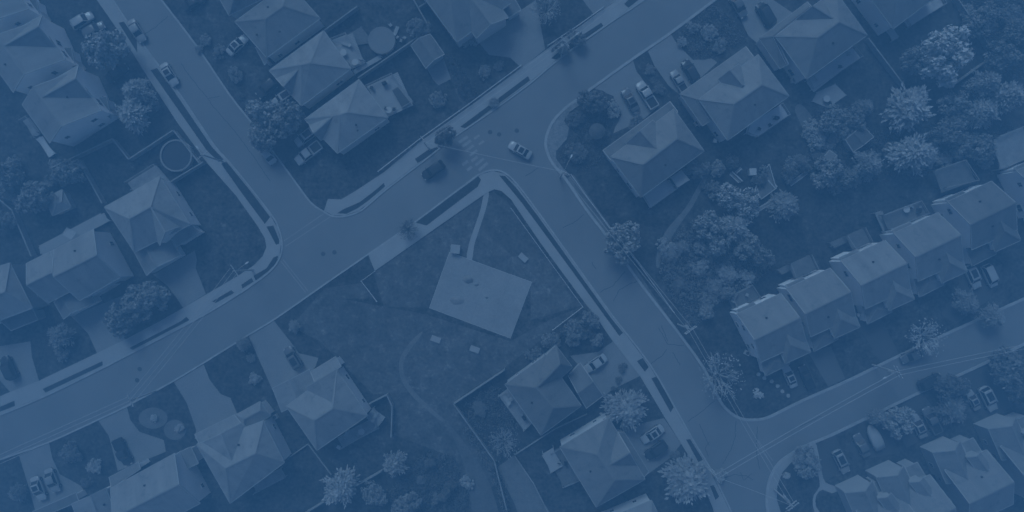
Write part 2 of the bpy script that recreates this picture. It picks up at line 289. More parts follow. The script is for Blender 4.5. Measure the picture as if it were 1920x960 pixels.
for pts in ([(340, 120), (365, 155), (390, 185), (412, 180)], [(390, 187), (407, 208), (440, 245), (480, 300), (507, 340)], [(262, 70), (290, 52), (315, 30)], [(1125, 548), (1150, 535), (1172, 508)], [(1150, 565), (1160, 545), (1175, 535), (1195, 527)], [(1055, 427), (1075, 418), (1095, 402)], [(1110, 492), (1118, 505)],
            [(1220, 682), (1240, 668), (1250, 655)], [(1235, 615), (1252, 645), (1282, 648)], [(1240, 610), (1252, 640)], [(1262, 660), (1275, 685)], [(1290, 790), (1318, 770), (1340, 752)], [(1380, 790), (1378, 820), (1370, 845), (1355, 870)], [(1312, 795), (1325, 825), (1330, 835)], [(1352, 898), (1375, 890), (1400, 892), (1412, 900)], [(1388, 885), (1395, 900), (1410, 888)], [(1330, 828), (1322, 840), (1328, 856)], [(1420, 800), (1418, 850), (1425, 880)], [(985, 330), (1010, 315)], [(1500, 800), (1540, 780)]): crack(pts, 0.11)
for x, y in ((606, 476), (627, 473), (262, 692), (257, 713), (919, 248), (936, 252), (969, 245)):
    b = MB(); b.prism([W(x, y) + Vector((math.cos(a/16*6.2832), math.sin(a/16*6.2832), 0))*0.42 for a in range(16)], 0.0, 0.012); o = b.build('manhole_cover', M_iron, road)

# blue scattering volume, added to imitate an overall colour tint
b = MB(); b.box((0, 0, 60), (540, 380, 122.4)); hz = b.build('tint_volume'); hz['kind'] = 'stuff'; hz['label'] = 'added even blue veil imitating an overall tint over the streets'
hm = bpy.data.materials.new('tint_volume'); hm.use_nodes = True; hn = hm.node_tree.nodes; hn.clear()
pv = hn.new('ShaderNodeVolumePrincipled'); pv.inputs['Color'].default_value = (0.128, 0.358, 0.655, 1); pv.inputs['Density'].default_value = 0.0050
ho = hn.new('ShaderNodeOutputMaterial'); hm.node_tree.links.new(pv.outputs[0], ho.inputs['Volume']); hz.data.materials.append(hm)

# ------------------------------------------------------------------ houses
def block(faces):
    out = []
    for f in faces:
        n = sum(((f[i-1]).cross(f[i]) for i in range(len(f))), Vector())
        out.append(f if n.z > 0 else f[::-1])
    return out
def onto(p, a, b):
    t = (p - a).dot(b - a)/(b - a).length_squared; r = a + (b - a)*t; return Vector((r.x, r.y, p.z))
def hip(q, ra, rb, ze, zr, ends='hh', off=Vector()):
    c = [W(*p, ze) + off for p in q]; A, B = W(*ra, zr) + off, W(*rb, zr) + off
    flat = lambda v: Vector((v.x, v.y, 0))
    if ends[0] == 'g': A = onto(A, Vector((c[3].x, c[3].y, zr)), Vector((c[0].x, c[0].y, zr)))
    if ends[1] == 'g': B = onto(B, Vector((c[1].x, c[1].y, zr)), Vector((c[2].x, c[2].y, zr)))
    f = [[c[0], c[1], B, A], [c[2], c[3], A, B]]
    if ends[0] == 'h': f.append([c[3], c[0], A])
    if ends[1] == 'h': f.append([c[1], c[2], B])
    return block(f)
def wing(a, b, p, q, ze, zr, end='g', off=Vector()):
    a, b, p, q = W(*a, ze) + off, W(*b, ze) + off, W(*p, zr) + off, W(*q, zr) + off
    if end == 'g': p = onto(p, Vector((a.x, a.y, zr)), Vector((b.x, b.y, zr)))
    d = q - p; a2, b2 = a + d, b + d
    if end == 'h':
        m = onto(p, Vector((a.x, a.y, zr)), Vector((b.x, b.y, zr))); d = q - m; a2, b2 = a + d, b + d
    f = [[a, p, q, a2], [p, b, b2, q]]
    if end == 'h': f.append([a, b, p])
    return block(f)
def shed(o0, o1, i1, i0, zo, zi, off=Vector()):
    return block([[W(*o0, zo) + off, W(*o1, zo) + off, W(*i1, zi) + off, W(*i0, zi) + off]])
def loop_of(faces):
    key = lambda v: (round(v.x, 3), round(v.y, 3), round(v.z, 3)); E = {}
    for f in faces:
        for i in range(len(f)): E[(key(f[i-1]), key(f[i]))] = (f[i-1], f[i])
    nxt = {a: b for (a, b) in E if (b, a) not in E}
    start = next(iter(nxt)); lp = [start]; cur = nxt[start]
    while cur != start and len(lp) < 60: lp.append(cur); cur = nxt[cur]
    return [Vector(p) for p in lp]
def inset(lp, d):
    out = []
    for i, p in enumerate(lp):
        a, b = lp[i-1], lp[(i+1) % len(lp)]
        e1 = Vector((p.x-a.x, p.y-a.y)); e2 = Vector((b.x-p.x, b.y-p.y))
        n1 = Vector((-e1.y, e1.x)).normalized() if e1.length > 1e-5 else Vector((0, 0)); n2 = Vector((-e2.y, e2.x)).normalized() if e2.length > 1e-5 else n1
        m = n1 + n2
        m = n1 if m.length < 0.2 else m/(max(0.35, 1 + n1.dot(n2)))
        out.append(Vector((p.x + m.x*d, p.y + m.y*d, p.z)))
    return out
def unit(name, fn):
    b = MB(); fn(b); me = bpy.data.meshes.new(name); me.from_pydata(b.v, [], b.f); me.update(); return me
def u_frame(b):
    for c, sz in (((0, 0, .47), (1.0, .09, .06)), ((0, 0, -.47), (1.12, .12, .06)), ((-.47, 0, 0), (.06, .09, .88)), ((.47, 0, 0), (.06, .09, .88)), ((0, 0, 0), (.04, .07, .88))): b.box(c, sz)
U_frame = unit('window_frame', u_frame); U_frame.materials.append(M_trim)
U_pane = unit('pane', lambda b: b.box((0, 0, 0), (.88, .04, .88))); U_pane.materials.append(M_glass)
def u_gar(b):
    for k in range(4): b.box((0, 0, -.375 + k*.25), (1, .07, .235))
U_gar = unit('garage_door', u_gar); U_gar.materials.append(M_trim)
def u_door(b):
    b.box((0, 0, 0), (1, .07, 1)); b.box((0, .045, .22), (.6, .03, .4)); b.box((0, .045, -.25), (.6, .03, .35))
U_door = unit('door', u_door); U_door.materials.append(M_wood2)
U_knob = unit('handle', lambda b: b.box((0, 0, 0), (.08, .08, .08))); U_knob.materials.append(M_rim)
U_vent = unit('roof_vent', lambda b: (b.box((0, 0, .1), (.26, .26, .2)), b.box((0, 0, .23), (.32, .32, .06)))); U_vent.materials.append(M_black)
def inst(name, me, parent, M):
    o = bpy.data.objects.new(name, me); COL.objects.link(o); o.parent = parent; o.matrix_local = M; return o
HOUSES = []
def house(label, blocks, tone, wall=0.30, lows=(), low_tone=None, front=None, vents=(), windows=True, chim=None, low_wall=None):
    """blocks / lows: lists of roof faces; every block gets roof, gutter, walls and (for main blocks) windows"""
    allb = [(b, tone, 0, wall) for b in blocks] + [(b, low_tone or tone, 1, low_wall or wall) for b in lows]
    pts = [p for b in blocks for f in b for p in f]; cx = sum(p.x for p in pts)/len(pts); cy = sum(p.y for p in pts)/len(pts)
    root = empty('house', (cx, cy, 0)); tag(root, label, 'house', 'houses of the neighbourhood'); HOUSES.append(root)
    O = Vector((cx, cy, 0)); best = None; first_roof = None
    for bi, (faces, tn, low, wt) in enumerate(allb):
        V, F, UV = [], [], []
        idx = {}
        for f in faces:
            n = sum(((f[i-1]).cross(f[i]) for i in range(len(f))), Vector()).normalized(); u = Vector((-n.y, n.x, 0))
            u = u.normalized() if u.length > 0.02 else Vector((1, 0, 0)); v = n.cross(u); fi = []
            for p in f:
                k = (round(p.x, 3), round(p.y, 3), round(p.z, 3))
                if k not in idx: idx[k] = len(V); V.append(p - O)
                fi.append(idx[k]); UV.append((p.dot(u), p.dot(v)))
            F.append(fi)
        r = mesh('roof', V, F, roofmat(tn), root); uvl = r.data.uv_layers.new(name='UVMap')
        for i, c in enumerate(UV): uvl.data[i].uv = c
        md = r.modifiers.new('thickness', 'SOLIDIFY'); md.thickness = 0.16; md.offset = -1
        first_roof = first_roof or r
        lp = loop_of(faces); gb = MB()
        for i, p in enumerate(lp):
            gb.beam(lp[i-1] - O + Vector((0, 0, -.05)), p - O + Vector((0, 0, -.05)), 0.13, 0.13)
        gb.build('gutter', M_gut, r)
        # ridge cap
        rb = MB(); zmax = max(p.z for p in V)
        seen = set()
        for f in F:
            for i in range(len(f)):
                e = tuple(sorted((f[i-1], f[i])))
                if e in seen and max(V[e[0]].z, V[e[1]].z) > zmax - 0.05: rb.beam(V[e[0]] + Vector((0, 0, .03)), V[e[1]] + Vector((0, 0, .015)), 0.26, 0.03)
                seen.add(e)
        if rb.f: rb.build('ridge_cap', roofmat(tn), r)
        ip = inset(lp, 0.30); wb = MB(); n = len(ip)
        vs = [(p.x-cx, p.y-cy, p.z-0.12) for p in ip] + [(p.x-cx, p.y-cy, -0.05) for p in ip]
        wb.add(vs, [(i, n+i, n+(i+1) % n, (i+1) % n) for i in range(n)]); wb.build('wall', wallmat(wt), root)
        if low and low != 2: continue
        for i in range(n):
            a, b2 = ip[i], ip[(i+1) % n]; e = Vector((b2.x-a.x, b2.y-a.y, 0)); L = e.length
            if L < 3.2: continue
            t = e.normalized(); nrm = Vector((t.y, -t.x, 0)); mid = (a + b2)/2
            if front is not None and bi == 0:
                s = nrm.dot(Vector((front[0], -front[1], 0)).normalized())
                if best is None or s > best[0]: best = (s, a, b2, t, nrm, L)
            if not windows or nrm.dot(Vector((-mid.x, -mid.y, 0)).normalized()) < 0.15: continue
            ztop = min(a.z, b2.z) - 0.25
            for z in (1.45, 4.15):
                if z + 0.65 > ztop: continue
                k = max(1, int(L/3.6))
                for j in range(k):
                    if random.random() < 0.22: continue
                    c = a + e*((j + 0.5 + random.uniform(-.12, .12))/k); w = random.choice((0.8, 1.1, 1.5)); h = random.choice((0.9, 1.2))
                    M = Matrix.Translation(Vector((c.x, c.y, z)) - O + nrm*0.03) @ Matrix((t, -nrm, Vector((0, 0, 1)))).transposed().to_4x4()
                    o = inst('window', U_frame, root, M @ Matrix.Diagonal((w, 1, h, 1))); inst('pane', U_pane, o, Matrix())
    if best:
        s, a, b2, t, nrm, L = best; R = Matrix((t, -nrm, Vector((0, 0, 1)))).transposed().to_4x4()
        for nm, me, f, w, h in (('garage_door', U_gar, 0.28, 4.2, 2.1), ('door', U_door, 0.72, 0.95, 2.05)):
            c = a + (b2-a)*f; o = inst(nm, me, root, Matrix.Translation(Vector((c.x, c.y, h/2)) - O + nrm*0.04) @ R @ Matrix.Diagonal((w, 1, h, 1)))
            if nm == 'door': inst('handle', U_knob, o, Matrix.Translation((.38, -.06, 0)))
    if windows:
        for fc in blocks[0][:3]:
            if random.random() < .4 and len(fc) >= 3:
                w_ = [random.uniform(.6, 1) for _ in fc]; p = sum((v*k for v, k in zip(fc, w_)), Vector())/sum(w_); inst('roof_vent', U_vent, first_roof, Matrix.Translation(p - O - Vector((0, 0, .05))))
    for (px, py, z) in vents:
        p = W(px, py, z); inst('roof_vent', U_vent, first_roof, Matrix.Translation(p - O))
    if chim:
        p = W(chim[0], chim[1], chim[2]) - O; b = MB(); b.box((p.x, p.y, p.z-.6), (.7, .7, 1.6)); b.box((p.x, p.y, p.z+.25), (.85, .85, .12)); b.build('chimney', M_brick, first_roof)
    return root
def h1(q, *p): return q(*p)
# --- left edge: three alike gabled houses
q = Z(30, 110, 5.335)
for (dx, dy, lb, chim) in ((0, 0, 'wide gabled house with pale side wall, below its twin at left edge', None), (-68, -95, 'wide gabled house at left edge, above its twin and beside two parked cars', None), (-136, -190, 'house cut by the top left corner of the picture', None)):
    off = Vector((dx*S*.95, -dy*S*.95, 0))
    house(lb, [hip(q((60, 460), (335, 845), (855, 515), (580, 130)), *q((170, 280), (445, 665)), 6.2, 8.8, 'gg', off), wing(*q((625, 65), (790, 430), (588, 200), (250, 390)), 5.8, 8.75, 'g', off)], 0.225, 0.44,
          [shed(*q((950, 600), (905, 380), (770, 400), (850, 530)), 2.7, 3.2, off)], 0.18, front=(1, -.4))
# --- top row left of the centre street
q = Z(400, 0, 7.383)
house('dark hip-roofed house with a pale side wall, white car parked at its corner', [hip(q((295, 300), (1035, -245), (1480, 255), (740, 800)), *q((720, 262), (970, 85)), 4.3, 6.3)], 0.185, 0.30, [shed(*q((585, 660), (710, 900), (760, 830), (650, 640)), 2.6, 3.0)], front=(-.8, .6), vents=[(525, 60, 5.8)])
house('house at top edge left of the long hip roof, mostly out of frame', [hip(q((60, -60), (640, -480), (900, -120), (215, 215)), *q((300, -100), (560, -280)), 4.3, 6.4)], 0.19, 0.3, front=(-.8, .6))
q = Z(490, 50, 5.648)
house('hip-roofed house with pale crest, middle of the three beside the street', [hip(q((80, 465), (660, 40), (950, 445), (425, 840)), *q((420, 405), (520, 385)), 4.3, 6.4), wing(*q((150, 545), (330, 720), (235, 630), (450, 380)), 4.25, 6.0)], 0.235, 0.30, front=(-.8, .6))
q = Z(560, 130, 5.648)
house('hip-roofed house beside the corner lawn, pickup in front, deck behind', [hip(q((60, 530), (640, 105), (945, 510), (410, 890)), *q((440, 480), (515, 455)), 4.2, 6.3), wing(*q((110, 590), (235, 755), (165, 670), (400, 460)), 4.15, 5.8)], 0.245, 0.27, front=(-.8, .6), vents=[(671, 245, 5.4)])
q = Z(780, 0, 8.727)
house('big multi-gabled house at top centre with wide driveway', [hip(q((-30, -257), (850, -897), (1550, 50), (670, 690)), *q((560, -150), (1040, -480)), 4.4, 7.4), wing(*q((990, 625), (1510, 290), (1225, 400), (800, -180)), 4.4, 6.6)], 0.20, 0.27, [shed(*q((1520, 290), (1720, 160), (1550, -130), (1320, 0)), 2.6, 2.9)], 0.16, front=(.6, .8))
# --- right of the junction
q = Z(1120, 180, 4.364)
house('house with dark rear roof and pale gabled front, nearest the junction', [hip(q((108, 497), (625, 105), (875, 450), (355, 830)), *q((375, 560), (650, 350)), 4.6, 8.2), wing(*q((235, 385), (455, 195), (358, 292), (505, 455)), 4.6, 7.6)], 0.20, 0.33,
      [shed(*q((45, 445), (595, 45), (660, 130), (115, 530)), 2.6, 3.3)], 0.15, front=(-.6, -.8))
q = Z(1260, 80, 4.8)
house('broad hip-roofed house behind the white and dark parked cars', [hip(q((240, 510), (775, 105), (1055, 480), (500, 880)), *q((560, 550), (805, 380)), 4.9, 7.9), wing(*q((415, 330), (600, 190), (508, 225), (640, 385)), 4.9, 7.3)], 0.225, 0.32,
      [block([[W(*a, za) for a, za in zip(q((70, 460), (665, 35), (735, 125), (240, 510)), (2.8, 2.8, 4.2, 4.2))], [W(*a, za) for a, za in zip(q((70, 460), (240, 510), (360, 695), (275, 750)), (2.8, 4.2, 4.2, 2.8))]])], 0.20, front=(-.6, -.8), vents=[(1415, 197, 6.7)])
q = Z(1400, 0, 4.573)
house('large hip-roofed house at top right with deck and garden patio behind', [hip(q((245, 310), (765, -70), (1035, 300), (515, 680)), *q((610, 320), (790, 190)), 4.9, 8.0), wing(*q((420, 165), (640, 0), (560, 40), (790, 188)), 4.9, 7.3)], 0.20, 0.33,
      [block([[W(*a, za) for a, za in zip(q((105, 330), (520, 15), (560, 60), (245, 310)), (2.8, 2.8, 4.2, 4.2))], [W(*a, za) for a, za in zip(q((105, 330), (245, 310), (360, 550), (285, 590)), (2.8, 4.2, 4.2, 2.8))]])], 0.17, front=(-.6, -.8))
q = Z(1580, 0, 9.6)
house('pale-walled house at top right edge with narrow rear deck', [hip(q((310, -280), (1190, -943), (1790, -143), (910, 520)), *q((975, -60), (1400, -380)), 4.9, 7.8)], 0.225, 0.34, front=(-.6, -.8))
# --- left corner plot
q = Z(180, 290, 4.173)
house('pale cross-gabled corner house with round pool behind its fence', [hip(q((65, 410), (500, 170), (735, 545), (300, 765)), *q((262, 500), (425, 408)), 5.0, 8.1), wing(*q((500, 710), (665, 560), (540, 600), (425, 405)), 5.0, 8.0)], 0.255, 0.33,
      [hip(q((300, 765), (395, 945), (662, 790), (560, 620)), *q((365, 690), (465, 860)), 2.7, 4.2, 'gg'), shed(*q((630, 722), (820, 605), (735, 540), (580, 640)), 2.6, 3.1)], 0.20, front=(.35, .9))
q = Z(0, 400, 4.363)
house('long gabled house with garage and raised stair at the back', [hip(q((415, 310), (765, 130), (980, 525), (650, 715)), *q((450, 510), (795, 338)), 5.0, 8.0, 'gg'), hip(q((215, 410), (440, 295), (575, 640), (390, 735)), *q((235, 575), (445, 475)), 4.95, 7.6, 'gg')], 0.225, 0.34,
      [hip(q((440, 725), (520, 865), (780, 730), (700, 590)), *q((505, 690), (585, 812)), 2.7, 4.0, 'gg')], 0.19, front=(.45, .9))
house('pale-roofed house at left edge with dark brick end wall', [hip(q((-420, 560), (80, 405), (265, 775), (-235, 960)), *q((-250, 760), (40, 640)), 5.0, 7.2)], 0.25, 0.15, [shed(*q((90, 960), (310, 870), (265, 780), (0, 880)), 2.6, 3.1)], 0.15, front=(.4, .9))
# --- south side of the main road
q = Z(500, 650, 4.571)
house('pale complex-roofed house with car in drive, beside the open field', [hip(q((165, 510), (600, 195), (865, 590), (430, 890)), *q((410, 630), (565, 530)), 5.0, 7.8), wing(*q((335, 350), (600, 190), (452, 300), (570, 500)), 5.0, 7.3)], 0.24, 0.32,
      [wing(*q((50, 355), (365, 195), (192, 272), (275, 490)), 2.9, 4.7), shed(*q((375, 215), (590, 85), (640, 170), (420, 320)), 3.2, 4.0)], 0.235, front=(-.5, -.85))
q = Z(350, 740, 4.362)
house('pale many-hipped house with boxy porch, second along the south kerb', [hip(q((80, 405), (625, 215), (800, 555), (355, 890)), *q((320, 600), (560, 482)), 5.0, 7.9), wing(*q((130, 390), (450, 230), (270, 300), (370, 545)), 5.0, 7.5)], 0.25, 0.32,
      [shed(*q((65, 325), (390, 165), (450, 240), (100, 400)), 2.8, 3.5), hip(q((400, 165), (600, 55), (690, 170), (470, 300)), *q((470, 200), (600, 130)), 3.0, 4.0)], 0.225, front=(-.5, -.85), vents=[(438, 889, 6.6)])
q = Z(60, 820, 5.333)
house('long gabled house cut by the lower frame, dark rear slope', [hip(q((785, 510), (1425, 160), (1680, 660), (1040, 1010)), *q((840, 790), (1470, 470)), 5.0, 7.9, 'gg')], 0.235, 0.33,
      [shed(*q((770, 400), (1065, 245), (1085, 315), (795, 510)), 3.2, 4.0), shed(*q((1435, 165), (1590, 95), (1665, 260), (1560, 310)), 2.8, 3.1)], 0.19, front=(-.5, -.85))
house('house in lower left corner with long flat porch roof', [wing(*q((395, 665), (740, 505), (577, 572), (680, 850)), 4.4, 6.2)], 0.24, 0.3, [shed(*q((0, 745), (440, 552), (470, 640), (0, 840)), 2.6, 3.0)], 0.13, front=(-.5, -.85))
# --- below the pad
q = Z(920, 640, 5.052)
house('dark hip-roofed house with attached gable garage, below the concrete pad', [hip(q((135, 410), (475, 890), (860, 610), (520, 130)), *q((435, 440), (590, 630)), 4.8, 8.0), wing(*q((620, 40), (775, 245), (655, 215), (435, 440)), 4.8, 7.95, 'h')], 0.165, 0.2,
      [hip(q((735, 330), (850, 205), (1065, 515), (905, 635)), *q((815, 500), (965, 388)), 2.9, 4.3, 'gg')], 0.165, front=(.8, -.6))
q = Z(1000, 770, 5.052)
house('hip-roofed house with front gable behind the bright street tree', [hip(q((250, 345), (595, 915), (1060, 650), (715, 65)), *q((605, 415), (770, 655)), 4.9, 8.3), wing(*q((800, 200), (985, 520), (905, 405), (690, 535)), 4.9, 7.8)], 0.19, 0.32,
      [shed(*q((860, 200), (1095, 580), (1040, 640), (790, 210)), 2.6, 3.3)], 0.16, front=(.8, -.6))
house('house at bottom edge right of centre, only its roof corner showing', [hip([(1085, 995), (1222, 938), (1262, 1020), (1125, 1080)], (1130, 1030), (1220, 990), 4.4, 6.6)], 0.22, 0.3, front=(.8, -.6))
# --- row of alike gabled houses at right
q = Z(1550, 410, 4.574)
row = [(-202, 103, 0.205, 'leftmost of the row of narrow gabled houses, white car before it'), (-106, 54, 0.195, 'second of the row of narrow gabled houses, dark front slope'), (0, 0, 0.22, 'third of the row of narrow gabled houses, palest plain roof'), (102.7, -53.6, 0.205, 'fourth of the row of narrow gabled houses, big deck behind'), (206.7, -114.6, 0.15, 'fifth of the row of narrow gabled houses, mossy dark roof'), (340, -175, 0.18, 'last gabled house of the row, cut by the right edge')]
for i, (dx, dy, tn, lb) in enumerate(row):
    off = Vector((dx*S*.925, -dy*S*.925, 0))
    house(lb, [hip(q((122, 362), (500, 185), (720, 600), (330, 775)), *q((300, 570), (655, 400)), 5.2, 8.0, 'gg', off), wing(*q((535, 790), (755, 690), (600, 620), (545, 470)), 4.8, 6.9, 'h', off)], tn, 0.44,
          [wing(*q((350, 905), (560, 800), (435, 770), (420, 640)), 2.9, 4.1, 'h', off), shed(*q((110, 335), (260, 265), (300, 300), (150, 370)), 4.4, 4.7, off)], tn*.92, front=(.5, .87))
# --- lower right row
q = Z(1700, 760, 4.8)
for dx, dy, tn, lb in ((-171, 78, 0.19, 'leftmost gabled house of the lower right row, beside the curved walk'), (-109.5, 48, 0.195, 'gabled house of the lower right row with three vents in its front gable'), (0, 0, 0.205, 'pale gabled house of the lower right row with front dormer'), (108, -46, 0.2, 'rightmost gabled house of the lower right row')):
    off = Vector((dx*S*.93, -dy*S*.93, 0))
    house(lb, [hip(q((340, 585), (720, 400), (960, 890), (560, 1075)), *q((565, 885), (940, 705)), 5.0, 8.4, 'gg', off), wing(*q((235, 428), (480, 318), (440, 412), (560, 690)), 4.4, 6.6, 'g', off), wing(*q((540, 470), (665, 420), (640, 470), (735, 590)), 6.0, 6.9, 'g', off)], tn, 0.2,
          [shed(*q((490, 340), (600, 292), (670, 405), (550, 450)), 3.4, 4.0, off)], tn*.95, front=(-.5, -.85))
# --- small garden buildings
def shed_house(lb, hp, tn, wall=0.2):
    r = house(lb, hp, tn, wall, windows=False); r.name = 'garden_shed'; r['category'] = 'shed'; r['group'] = 'garden sheds'
q = Z(0, 300, 3.0)
shed_house('little pale hip-roofed garden shed alone on the left back lawn', [hip(q((250, 215), (350, 165), (400, 265), (295, 315)), *q((315, 245), (345, 235)), 2.1, 3.0)], 0.26)
q = Z(640, 0, 3.0)
shed_house('dark ridge-roofed garden shed by the fence behind the deck', [hip(q((500, 190), (580, 305), (475, 385), (390, 255)), *q((445, 225), (525, 345)), 2.3, 3.3, 'gg')], 0.15)
q = Z(1520, 0, 3.0)
shed_house('dark square garden shed under the trees at right', [hip(q((290, 700), (355, 770), (240, 855), (195, 785)), *q((240, 745), (300, 812)), 2.2, 2.7, 'gg')], 0.11)
shed_house('small pale lean-to shed beside the dark square shed', [shed(*q((45, 915), (105, 845), (150, 875), (85, 935)), 1.9, 2.2)], 0.17)
shed_house('low flat storage hut between fence and hip-roofed shed at top', [shed(*q((355, 75), (420, 40), (450, 95), (395, 125)), 1.7, 1.9)], 0.13)

# ------------------------------------------------------------------ trees, shrubs, hedges
def leafquad(b, c, d, up, L, Wd):
    d = d.normalized(); s = d.cross(up)
    if s.length < 1e-3: s = Vector((1, 0, 0))
    s.normalize(); s = s*Wd/2; d = d*L/2
    n = len(b.v); b.v += [tuple(c-d), tuple(c+s*1.1), tuple(c+d), tuple(c-s*1.1)]; b.f.append((n, n+1, n+2, n+3))
def rv(k=1.0): return Vector((random.gauss(0, k), random.gauss(0, k), random.gauss(0, k)))
def crown_spiky():
    b = MB(); n = 15; lob = [random.uniform(.62, 1.16) for _ in range(n)]
    def rad(az): k = az/6.28319*n; return lob[int(k) % n]*(1-(k % 1)) + lob[int(k+1) % n]*(k % 1)
    for i in range(170):                 # feathered branches: leaflets fan out on both sides, longest at the rim
        t = random.random()**0.9; az = random.uniform(0, 6.2831); R = (math.sqrt(1-t*t*.97))*rad(az)*random.uniform(.82, 1.12); z = 0.45 + 0.75*t
        dr = Vector((math.cos(az), math.sin(az), random.uniform(-.1, .2))); sd = Vector((-dr.y, dr.x, 0)); m = max(5, int(13*R))
        for j in range(m):
            u = 0.2 + 0.8*(j + random.random())/m; s = random.choice((-1, 1))*random.uniform(0, .10)
            leafquad(b, dr*R*u + sd*s + Vector((0, 0, z - .08*u*u)) + rv(.015), dr + sd*s*5 + rv(.15), Vector((0, 0, 1)) + rv(.22), random.uniform(.13, .22), random.uniform(.05, .09))
    for i in range(700):                 # inner foliage
        az = random.uniform(0, 6.2831); t = random.random(); R = math.sqrt(1-t*t*.97)*rad(az)*random.uniform(.2, .85)
        dr = Vector((math.cos(az), math.sin(az), .1)); leafquad(b, Vector((math.cos(az)*R, math.sin(az)*R, .45 + .75*t)) + rv(.03), dr + rv(.4), Vector((0, 0, 1)) + rv(.25), random.uniform(.14, .24), random.uniform(.09, .15))
    return b
def crown_leafy(nc=95, flat=0.8):
    b = MB(); lob = [random.uniform(.58, 1.15) for _ in range(8)]
    for i in range(nc):
        az = random.uniform(0, 6.2832); ct = random.uniform(-.25, 1); st = math.sqrt(1-ct*ct); k = az/6.2832*8
        R = (lob[int(k) % 8]*(1-(k % 1)) + lob[int(k+1) % 8]*(k % 1))*random.uniform(.5, 1.04)
        c = Vector((math.cos(az)*st*R, math.sin(az)*st*R, ct*R*flat + 0.75)); cr = random.uniform(.13, .25)
        for j in range(34):
            v = rv().normalized(); 
            if v.z < -.3: v.z = -v.z
            leafquad(b, c + v*cr*random.uniform(.6, 1.1), rv(), v*.7 + Vector((0, 0, .5)) + rv(.3), random.uniform(.1, .18), random.uniform(.08, .13))
    return b
def crown_bare():
    b = MB()
    def br(p, d, L, r, k):
        e = p + d*L; mid = p + d*L*.5 + rv(.03*L); b.tube([p, mid, e], [r, r*.75, r*.45], 5)
        if k:
            for _ in range(4): 
                q = p + d*L*random.uniform(.35, 1); br(q, (d + rv(.42)).normalized(), L*random.uniform(.45, .65), r*.55, k-1)
    for i in range(13):
        az = i/13*6.2832 + random.uniform(-.2, .2); d = Vector((math.cos(az), math.sin(az), random.uniform(.35, 1.1))).normalized()
        br(Vector((0, 0, .45)), d, random.uniform(.55, .75), .042, 2)
    for i in range(240):
        az = random.uniform(0, 6.2832); R = random.uniform(.3, 1); leafquad(b, Vector((math.cos(az)*R, math.sin(az)*R, random.uniform(.6, 1.3))), rv(), Vector((0, 0, 1)) + rv(.4), .09, .05)
    return b
def mk(fn, name):
    b = fn(); me = bpy.data.meshes.new(name); me.from_pydata(b.v, [], b.f); me.update(); me.materials.append(leafmat(0.1)); return me
CROWN = {'spiky': [mk(crown_spiky, 'crown') for _ in range(4)], 'leafy': [mk(crown_leafy, 'crown') for _ in range(4)], 'bush': [mk(lambda: crown_leafy(64, .6), 'crown') for _ in range(4)], 'bare': [mk(crown_bare, 'crown') for _ in range(3)]}
def mk_trunk():
    b = MB(); b.tube([(0, 0, -.03), (.01, .01, .35), (-.01, 0, .75), (0, .01, 1.15)], [.075, .055, .04, .015], 8)
    for i in range(6):
        az = i*1.05 + random.uniform(-.2, .2); d = Vector((math.cos(az), math.sin(az), .55)); b.tube([(0, 0, .4 + .06*i), Vector((0, 0, .42 + .06*i)) + d*.3, Vector((0, 0, .45 + .06*i)) + d*.58], [.03, .02, .008], 5)
    me = bpy.data.meshes.new('trunk'); me.from_pydata(b.v, [], b.f); me.update(); me.materials.append(M_bark); return me
TRUNK = [mk_trunk() for _ in range(3)]
def tree(px, py, r, kind, tone, label, h=None, group='trees of the neighbourhood', cat=None):
    r = max(r, 5); R = r*S; Ht = h or (R*1.5 if kind in ('leafy', 'spiky', 'bare') else R*1.1); zs = Ht/1.5
    p = W(px, py, Ht*.6); big = kind != 'bush'
    root = empty('tree' if big else 'shrub', (p.x, p.y, 0), random.uniform(0, 6.28)); tag(root, label, cat or ('tree' if big else 'shrub'), group)
    c = bpy.data.objects.new('crown', random.choice(CROWN[kind])); COL.objects.link(c); c.parent = root; c.scale = (R*random.uniform(.95, 1.05), R*random.uniform(.95, 1.05), zs)
    if kind == 'bush': c.location = (0, 0, -.28*zs)
    c.material_slots[0].link = 'OBJECT'; c.material_slots[0].material = leafmat(round(tone*(1.95 if kind != 'spiky' else 1.27), 3))
    t = bpy.data.objects.new('trunk', random.choice(TRUNK)); COL.objects.link(t); t.parent = root; t.scale = (R*.8, R*.8, zs) if big else (R*.5, R*.5, zs*.6)
    return root
PALE, MID, DARK = 0.25, 0.13, 0.07
